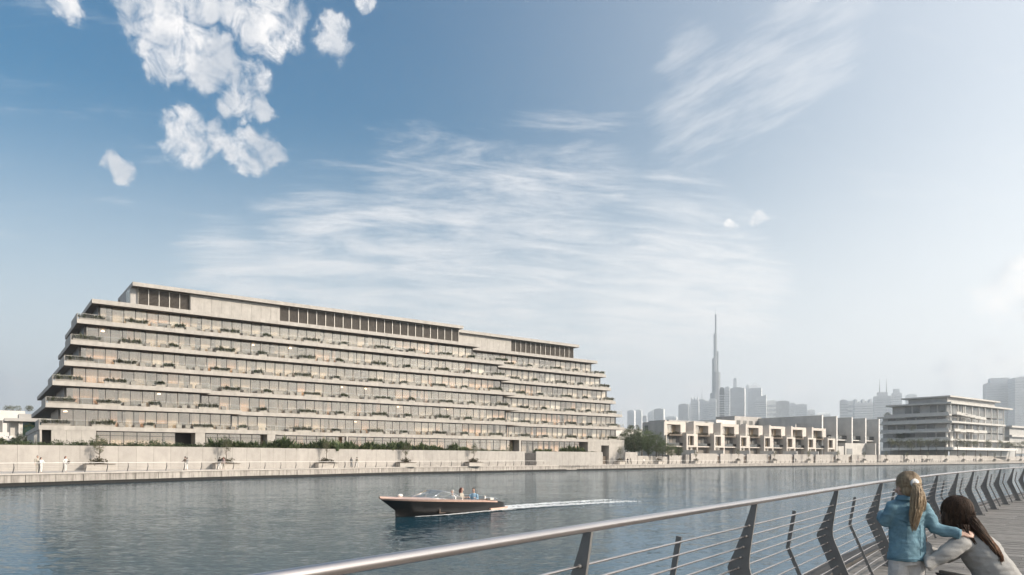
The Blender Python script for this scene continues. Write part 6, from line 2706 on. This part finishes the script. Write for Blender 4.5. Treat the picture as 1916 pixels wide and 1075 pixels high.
def head(b, c, s, yaw, pitch=0.0):
    """skull, jaw, nose, ears, lips and eye sockets facing +y turned by yaw"""
    R_ = Matrix.Rotation(yaw, 3, 'Z') @ Matrix.Rotation(pitch, 3, 'X')
    P = lambda x, y, z: c + R_ @ V((x, y, z)) * s
    b.ellipsoid(P(0, -0.005, 0.015), 0.074 * s, 0.092 * s, 0.098 * s, 16, 12, rot=R_)
    b.ellipsoid(P(0, 0.03, -0.055), 0.052 * s, 0.055 * s, 0.055 * s, 12, 8, rot=R_)
    b.ellipsoid(P(0, 0.092, -0.02), 0.011 * s, 0.015 * s, 0.022 * s, 8, 6, rot=R_)
    b.ellipsoid(P(0, 0.078, -0.062), 0.022 * s, 0.011 * s, 0.008 * s, 8, 6, rot=R_)
    b.ellipsoid(P(0, 0.072, -0.092), 0.018 * s, 0.014 * s, 0.014 * s, 8, 6, rot=R_)
    for q in (-1, 1):
        b.ellipsoid(P(q * 0.077, -0.005, -0.01), 0.010 * s, 0.019 * s, 0.030 * s, 8, 6, rot=R_)
        b.ellipsoid(P(q * 0.042, 0.062, -0.035), 0.022 * s, 0.018 * s, 0.022 * s, 8, 6, rot=R_)
        b.ellipsoid(P(q * 0.03, 0.078, 0.018), 0.020 * s, 0.010 * s, 0.007 * s, 8, 6, rot=R_)
    return P


def eyes(P, parent):
    mb = MB()
    for q in (-1, 1):
        mb.ellipsoid(P(q * 0.03, 0.075, 0.0), 0.011, 0.008, 0.008, 10, 6, 0)
        mb.ellipsoid(P(q * 0.03, 0.081, 0.0), 0.005, 0.004, 0.005, 8, 6, 1)
    mb.build('eyes', [CL['white'], HAIR['brown']], parent)


def strands(path, rad, n, seed, r0=0.006, spread=0.8, mat='blonde', parent=None, name='hair_strands', wave=0.012):
    rng = random.Random(seed)
    mb = MB()
    for i in range(n):
        a, q = rng.uniform(0, 2 * PI), math.sqrt(rng.random()) * spread
        ph = rng.uniform(0, 6)
        stop = rng.uniform(0.72, 1.0)
        pts, rr = [], []
        m_ = 9
        for j in range(m_):
            f = j / (m_ - 1) * stop * (len(path) - 1)
            k_ = min(int(f), len(path) - 2)
            p = V(path[k_]).lerp(V(path[k_ + 1]), f - k_)
            R0 = rad[k_] + (rad[k_ + 1] - rad[k_]) * (f - k_)
            w = wave * math.sin(ph + f * 2.2)
            pts.append(p + V((math.cos(a) * R0 * q + w, math.sin(a) * R0 * q + w * 0.6, 0)))
            rr.append(r0 * (1.0 if j < m_ - 2 else 0.6 if j < m_ - 1 else 0.25) * rng.uniform(0.8, 1.3))
        mb.tube(pts, rr, 5)
    return mb.build(name, M[mat], parent)


# ---- girl
KD = 5.75
kx = 0.966


def K(x, y, z):
    return V((x * kx, y * kx, 1.4 - (1.4 - z) * kx))


girl = thing('person', 'little girl with blonde ponytail in blue denim jacket standing at the railing', 'person', (3.186, KD, DZ), 0)
YAW = RAD(10)
b = MB()
P = head(b, K(0, 0.0, 1.17), 0.98, YAW)
b.tube([K(0, -0.01, 1.0), K(0, -0.005, 1.13)], [0.045, 0.042], 10)
b.loft([ell_ring(K(0, 0, z), rx * kx, ry * kx) for z, rx, ry in ((0.54, 0.115, 0.08), (0.65, 0.12, 0.085), (0.8, 0.105, 0.08), (0.95, 0.12, 0.08), (1.03, 0.09, 0.055))])
for s in (-1, 1):
    b.tube([K(s * 0.065, 0, 0.58), K(s * 0.07, 0.01, 0.32), K(s * 0.075, -0.01, 0.06)], [0.068, 0.05, 0.033], 10)
    b.tube([K(s * 0.075, -0.03, 0.035), K(s * 0.08, 0.05, 0.03), K(s * 0.085, 0.11, 0.022)], [0.03, 0.03, 0.018], 8)
sR, eR, cR = K(0.125, -0.005, 0.995), K(0.20, -0.06, 0.825), K(0.345, -0.15, 0.79)
sL, eL, cL = K(-0.122, 0.0, 0.99), K(-0.172, 0.02, 0.875), K(-0.10, 0.22, 0.92)
b.tube([sR, eR, cR], [0.04, 0.034, 0.024], 8)
b.tube([sL, eL, cL], [0.04, 0.034, 0.024], 8)
fingers(b, cR, V((1, -0.18, -0.05)), V((0.1, 0.5, 0.75)), V((0.05, -0.85, 0.5)), 0.82, 0.35)
fingers(b, cL, V((0.35, 0.9, 0.1)), V((0.9, -0.35, 0.2)), V((0, 0.1, 1)), 0.82, 0.5)
remesh(b, 'person_body', SKIN, girl, 0.0065, 3, factor=0.4)
eyes(P, girl)

j = MB()
j.loft([ell_ring(K(0, 0.0, z), rx * kx, ry * kx, 20) for z, rx, ry in ((0.553, 0.153, 0.118), (0.60, 0.152, 0.117), (0.72, 0.143, 0.108), (0.84, 0.140, 0.106), (0.94, 0.148, 0.106), (1.00, 0.142, 0.098), (1.045, 0.105, 0.083), (1.065, 0.075, 0.07))])
j.tube([sR - V((0.05, 0, -0.01)), sR, sR.lerp(eR, 0.5), eR, eR.lerp(cR, 0.5), cR + (cR - eR).normalized() * 0.01], [0.06, 0.062, 0.057, 0.052, 0.048, 0.042], 12)
j.tube([sL + V((0.05, 0, 0.01)), sL, sL.lerp(eL, 0.5), eL, eL.lerp(cL, 0.5), cL], [0.06, 0.062, 0.056, 0.052, 0.046, 0.04], 12)
remesh(j, 'jacket', M['denim'], girl, 0.0085, 3, 0.010, 0.085)
mb = MB()
for z0, z1, r0, r1 in ((1.05, 1.10, (0.078, 0.074), (0.068, 0.064)), (1.10, 1.085, (0.070, 0.066), (0.084, 0.079)), (1.085, 1.06, (0.084, 0.079), (0.092, 0.086))):
    mb.loft([ell_ring(K(0, -0.004, z0), r0[0], r0[1], 18), ell_ring(K(0, -0.004, z1), r1[0], r1[1], 18)], caps=False)
mb.build('collar', M['denim'], girl)
M['seam'] = pm('denim_seam', (0.09, 0.175, 0.225), 0.9, var=0.2, vscale=30)
mb = MB()
for z, g in ((0.575, 1.012),):
    mb.tube([K(0.1535 * g * math.cos(q), 0.1185 * g * math.sin(q), z) for q in [2 * PI * i / 40 for i in range(41)]], 0.003, 5)
# curved back yoke and centre back seams, on the back surface (y < 0)
yk = []
for i in range(15):
    x = -0.105 + 0.21 * i / 14
    z = 0.90 - 0.035 * math.cos(x / 0.105 * PI / 2)
    yk.append(K(x, -0.107 * math.sqrt(max(0.05, 1 - (x / 0.15) ** 2)) - 0.004, z))
mb.tube(yk, 0.0028, 5)
for sx in (-0.055, 0.055):
    mb.tube([K(sx, -0.105 * math.sqrt(1 - (sx / 0.145) ** 2) - 0.004 - 0.006 * (0.86 - z), z) for z in (0.86, 0.78, 0.70, 0.62, 0.575)], 0.0024, 5)
mb.build('jacket_seams', M['seam'], girl)
c = MB()
c.loft([ell_ring(K(0, 0, z), rx * kx, ry * kx) for z, rx, ry in ((0.52, 0.13, 0.10), (0.60, 0.13, 0.10))])
for s in (-1, 1):
    c.tube([K(s * 0.066, 0, 0.585), K(s * 0.072, 0.0, 0.45), K(s * 0.073, 0.01, 0.30), K(s * 0.077, -0.01, 0.05)], [0.083, 0.073, 0.062, 0.056], 12)
remesh(c, 'jeans', M['jeans'], girl, 0.0085, 3, 0.007, 0.07)
mb = MB()
for s in (-1, 1):
    mb.tube([K(s * 0.077, -0.055, 0.03), K(s * 0.08, 0.0, 0.045), K(s * 0.085, 0.08, 0.035), K(s * 0.088, 0.125, 0.022)], [0.03, 0.045, 0.038, 0.02], 10)
remesh(mb, 'shoes', M['sole'], girl, 0.008, 2)
h = MB()
Rk = Matrix.Rotation(YAW, 3, 'Z')
hc = K(0, 0, 1.17)
HP = lambda x, y, z: hc + Rk @ V((x, y, z))
h.ellipsoid(HP(0, -0.016, 0.028), 0.087, 0.099, 0.098, 18, 12, rot=Rk)
h.ellipsoid(HP(0, -0.045, -0.015), 0.078, 0.062, 0.078, 14, 10, rot=Rk)
h.ellipsoid(HP(0, -0.108, 0.03), 0.028, 0.022, 0.026, 10, 8, rot=Rk)
hm = remesh(h, 'hair', M['blonde'], None, 0.008, 3)
for v in hm.vertices:
    q = Rk.transposed() @ (v.co - hc)
    if q.y > 0.045 and q.z < 0.055:
        q.y = 0.02
        v.co = hc + Rk @ q
link('hair', hm, girl)
tie = HP(-0.028, -0.125, 0.032)
mb = MB()
mb.tube([tie + Rk @ V((0.024 * math.cos(q), 0.004, 0.024 * math.sin(q))) for q in [2 * PI * i / 14 for i in range(15)]], 0.012, 8)
mb.ellipsoid(tie + V((0, -0.004, 0)), 0.022, 0.016, 0.022)
mb.build('hair_tie', CL['white'], girl)
pt = [tie, tie + V((0.0, -0.028, -0.015)), tie + V((-0.004, -0.04, -0.09)), tie + V((-0.008, -0.036, -0.19)), tie + V((-0.016, -0.02, -0.29)), tie + V((-0.020, -0.012, -0.385))]
strands(pt, [0.014, 0.024, 0.044, 0.046, 0.034, 0.012], 190, 4, 0.0036, 1.0, 'blonde', girl, 'ponytail')
pt2 = [tie + V((0, -0.02, -0.01)), tie + V((0.03, -0.03, -0.08)), tie + V((0.062, -0.01, -0.17)), tie + V((0.085, 0.03, -0.235))]
strands(pt2, [0.012, 0.02, 0.018, 0.006], 46, 9, 0.0032, 1.0, 'blonde', girl, 'ponytail')
# fine hair combed to the tie over the cap
rng = random.Random(12)
mb = MB()
for i in range(260):
    a = rng.uniform(0.12, 2 * PI - 0.12)
    e = rng.uniform(-0.35, 1.25)
    st_ = V((0.088 * math.cos(e) * math.sin(a), 0.10 * math.cos(e) * math.cos(a) - 0.016, 0.099 * math.sin(e) + 0.028))
    if st_.y > 0.06 and st_.z < 0.06:
        continue
    en = V((-0.028 + rng.gauss(0, 0.008), -0.118, 0.032 + rng.gauss(0, 0.008)))
    pts = []
    for q in range(7):
        f = q / 6
        p = st_.lerp(en, f) - V((0, -0.016, 0.028))
        k_ = math.sqrt((p.x / 0.0895) ** 2 + (p.y / 0.1015) ** 2 + (p.z / 0.1005) ** 2)
        if k_ > 1e-4:
            p = p / k_
        pts.append(hc + Rk @ (p + V((0, -0.016, 0.028))))
    mb.tube(pts, 0.0017, 4)
mb.build('combed_hair', M['blonde'], girl)

# ---- woman
wk = 1.036


def W(x, y, z):
    return V((x * wk, y * wk, 1.4 - (1.4 - z) * wk))


lady = thing('person', 'woman with long brown hair in grey top crouching beside the little girl', 'person', (3.75, KD - 0.02, DZ), 0)
YW = RAD(38)
b = MB()
P2 = head(b, W(-0.165, 0.035, 0.985), 1.05, YW, RAD(4))
b.tube([W(-0.07, -0.01, 0.79), W(-0.145, 0.015, 0.92)], [0.06, 0.052], 10)
sp = [W(-0.07, -0.01, 0.78), W(-0.01, -0.045, 0.68), W(0.07, -0.085, 0.54), W(0.15, -0.11, 0.38), W(0.18, -0.11, 0.27)]
b.tube(sp, [0.10, 0.13, 0.125, 0.15, 0.15], 14, flat=1.0)
sL2, eL2, hL2 = W(-0.20, -0.10, 0.755), W(-0.44, -0.10, 0.60), W(-0.34, 0.12, 0.715)
sR2, eR2, hR2 = W(0.05, 0.09, 0.76), W(-0.08, 0.28, 0.60), W(-0.28, 0.30, 0.68)
for a_, e_, h_ in ((sL2, eL2, hL2), (sR2, eR2, hR2)):
    b.tube([a_, e_, h_], [0.05, 0.04, 0.03], 10)
fingers(b, hL2, V((0.15, 0.9, 0.35)), V((0.2, -0.3, 0.9)), V((-0.9, 0.1, 0.1)), 0.95, 0.3)
fingers(b, hR2, V((-1, 0.1, 0.2)), V((0, 0.2, 1)), V((0, 1, 0)), 0.95, 0.4)
hipL, hipR = W(0.08, -0.18, 0.28), W(0.24, -0.04, 0.28)
knL, knR = W(-0.285, -0.03, 0.495), W(-0.12, 0.22, 0.45)
anL, anR = W(-0.02, -0.16, 0.06), W(0.10, 0.12, 0.06)
for a_, e_, h_ in ((hipL, knL, anL), (hipR, knR, anR)):
    b.tube([a_, e_, h_], [0.09, 0.062, 0.04], 10)
    b.tube([h_, h_ + V((-0.12, 0.06, -0.03))], [0.04, 0.03], 8)
remesh(b, 'person_body', SKIN, lady, 0.008, 3, factor=0.4)
eyes(P2, lady)
j = MB()
j.tube([W(-0.115, 0.005, 0.845)] + sp[:4] + [W(0.175, -0.11, 0.30)], [0.07, 0.118, 0.152, 0.15, 0.165, 0.165], 16)
j.tube([sp[0] + V((0, 0, -0.01)), sL2, sL2.lerp(eL2, 0.5), eL2, eL2.lerp(hL2, 0.5), hL2], [0.095, 0.072, 0.064, 0.058, 0.048, 0.038], 14)
j.tube([sp[0] + V((0, 0, -0.01)), sR2, sR2.lerp(eR2, 0.5), eR2, eR2.lerp(hR2, 0.5), hR2], [0.095, 0.072, 0.063, 0.057, 0.048, 0.038], 14)
remesh(j, 'jersey_top', M['hoodie'], lady, 0.0095, 3, 0.013, 0.12)
c = MB()
c.ellipsoid(W(0.16, -0.11, 0.25), 0.17, 0.17, 0.13)
for a_, e_, h_ in ((hipL, knL, anL), (hipR, knR, anR)):
    c.tube([a_, a_.lerp(e_, 0.5), e_, e_.lerp(h_, 0.5), h_], [0.125, 0.105, 0.078, 0.07, 0.05], 12)
remesh(c, 'leggings', M['black_cloth'], lady, 0.011, 3, 0.004, 0.1)
mb = MB()
for h_ in (anL, anR):
    mb.tube([h_ + V((0.04, -0.02, -0.025)), h_ + V((-0.05, 0.02, -0.025)), h_ + V((-0.16, 0.07, -0.04))], [0.042, 0.05, 0.03], 10)
remesh(mb, 'shoes', M['sole'], lady, 0.01, 2)
h = MB()
Rw = Matrix.Rotation(YW, 3, 'Z') @ Matrix.Rotation(RAD(4), 3, 'X')
wc = W(-0.165, 0.035, 0.985)
WP = lambda x, y, z: wc + Rw @ V((x, y, z))
h.ellipsoid(WP(0, -0.018, 0.025), 0.104, 0.116, 0.112, 18, 12, rot=Rw)
h.ellipsoid(WP(0.0, -0.052, -0.05), 0.102, 0.082, 0.105, 16, 10, rot=Rw)
h.ellipsoid(WP(-0.075, 0.012, -0.06), 0.034, 0.055, 0.10, 12, 8, rot=Rw)
h.ellipsoid(WP(0.075, 0.012, -0.05), 0.034, 0.055, 0.10, 12, 8, rot=Rw)
hm = remesh(h, 'hair', M['brunette'], None, 0.009, 3, 0.004, 0.05)
for v in hm.vertices:
    q = Rw.transposed() @ (v.co - wc)
    if q.y > 0.05 and q.z < 0.06 and abs(q.x) < 0.07:
        q.y = 0.03
        v.co = wc + Rw @ q
link('hair', hm, lady)
rng = random.Random(31)
mb = MB()
for i in range(320):
    a = rng.uniform(0.5, 2 * PI - 0.5)
    pts = []
    e0 = 1.35
    e1 = rng.uniform(-0.9, -0.3)
    for q in range(8):
        e = e0 + (e1 - e0) * q / 7
        x, y, z = 0.107 * math.cos(e) * math.sin(a), 0.119 * math.cos(e) * math.cos(a) - 0.018, 0.115 * math.sin(e) + 0.025
        if z < 0:
            x, y = 0.109 * math.sin(a) * (1 - z * z * 8), (0.12 * math.cos(a) * (1 - z * z * 8) - 0.03)
            z *= 1.3
        pts.append(wc + Rw @ V((x, y, z)))
    mb.tube(pts, 0.0020, 4)
mb.build('hair_strands', M['brunette'], lady)
tr = [W(-0.12, -0.05, 0.97), W(-0.085, -0.085, 0.90), W(-0.045, -0.125, 0.82), W(0.0, -0.16, 0.735), W(0.03, -0.185, 0.66), W(0.045, -0.19, 0.60)]
strands(tr, [0.05, 0.052, 0.042, 0.036, 0.032, 0.018], 220, 6, 0.0034, 1.0, 'brunette', lady, 'long_hair', 0.008)
tr2 = [W(-0.10, -0.075, 0.93), W(-0.055, -0.115, 0.84), W(-0.005, -0.155, 0.75), W(0.035, -0.185, 0.665), W(0.052, -0.195, 0.595)]
strands(tr2, [0.03, 0.036, 0.036, 0.03, 0.012], 170, 7, 0.0032, 1.05, 'tips', lady, 'long_hair', 0.01)
tr3 = [W(-0.17, -0.075, 0.90), W(-0.165, -0.105, 0.84), W(-0.11, -0.14, 0.75)]
strands(tr3, [0.05, 0.03, 0.01], 60, 8, 0.003, 1.1, 'brunette', lady, 'long_hair', 0.006)

# ------------------------------------------------------------------ the air
hz = bpy.data.materials.new('haze_air')
hz.use_nodes = True
nt = hz.node_tree
nt.nodes.clear()
out = nt.nodes.new('ShaderNodeOutputMaterial')
pv_ = nt.nodes.new('ShaderNodeVolumePrincipled')
pv_.inputs['Color'].default_value = (0.9, 0.95, 1.0, 1)
pv_.inputs['Density'].default_value = HAZE_DENSITY
pv_.inputs['Anisotropy'].default_value = 0.6
nt.links.new(pv_.outputs[0], out.inputs['Volume'])
mb = MB()
mb.box(-9200, -1200, -1.8, 9200, 9200, 862)
haze = mb.build('haze', hz)
haze['kind'] = 'stuff'
haze['label'] = 'pale hazy air over the canal and the city'
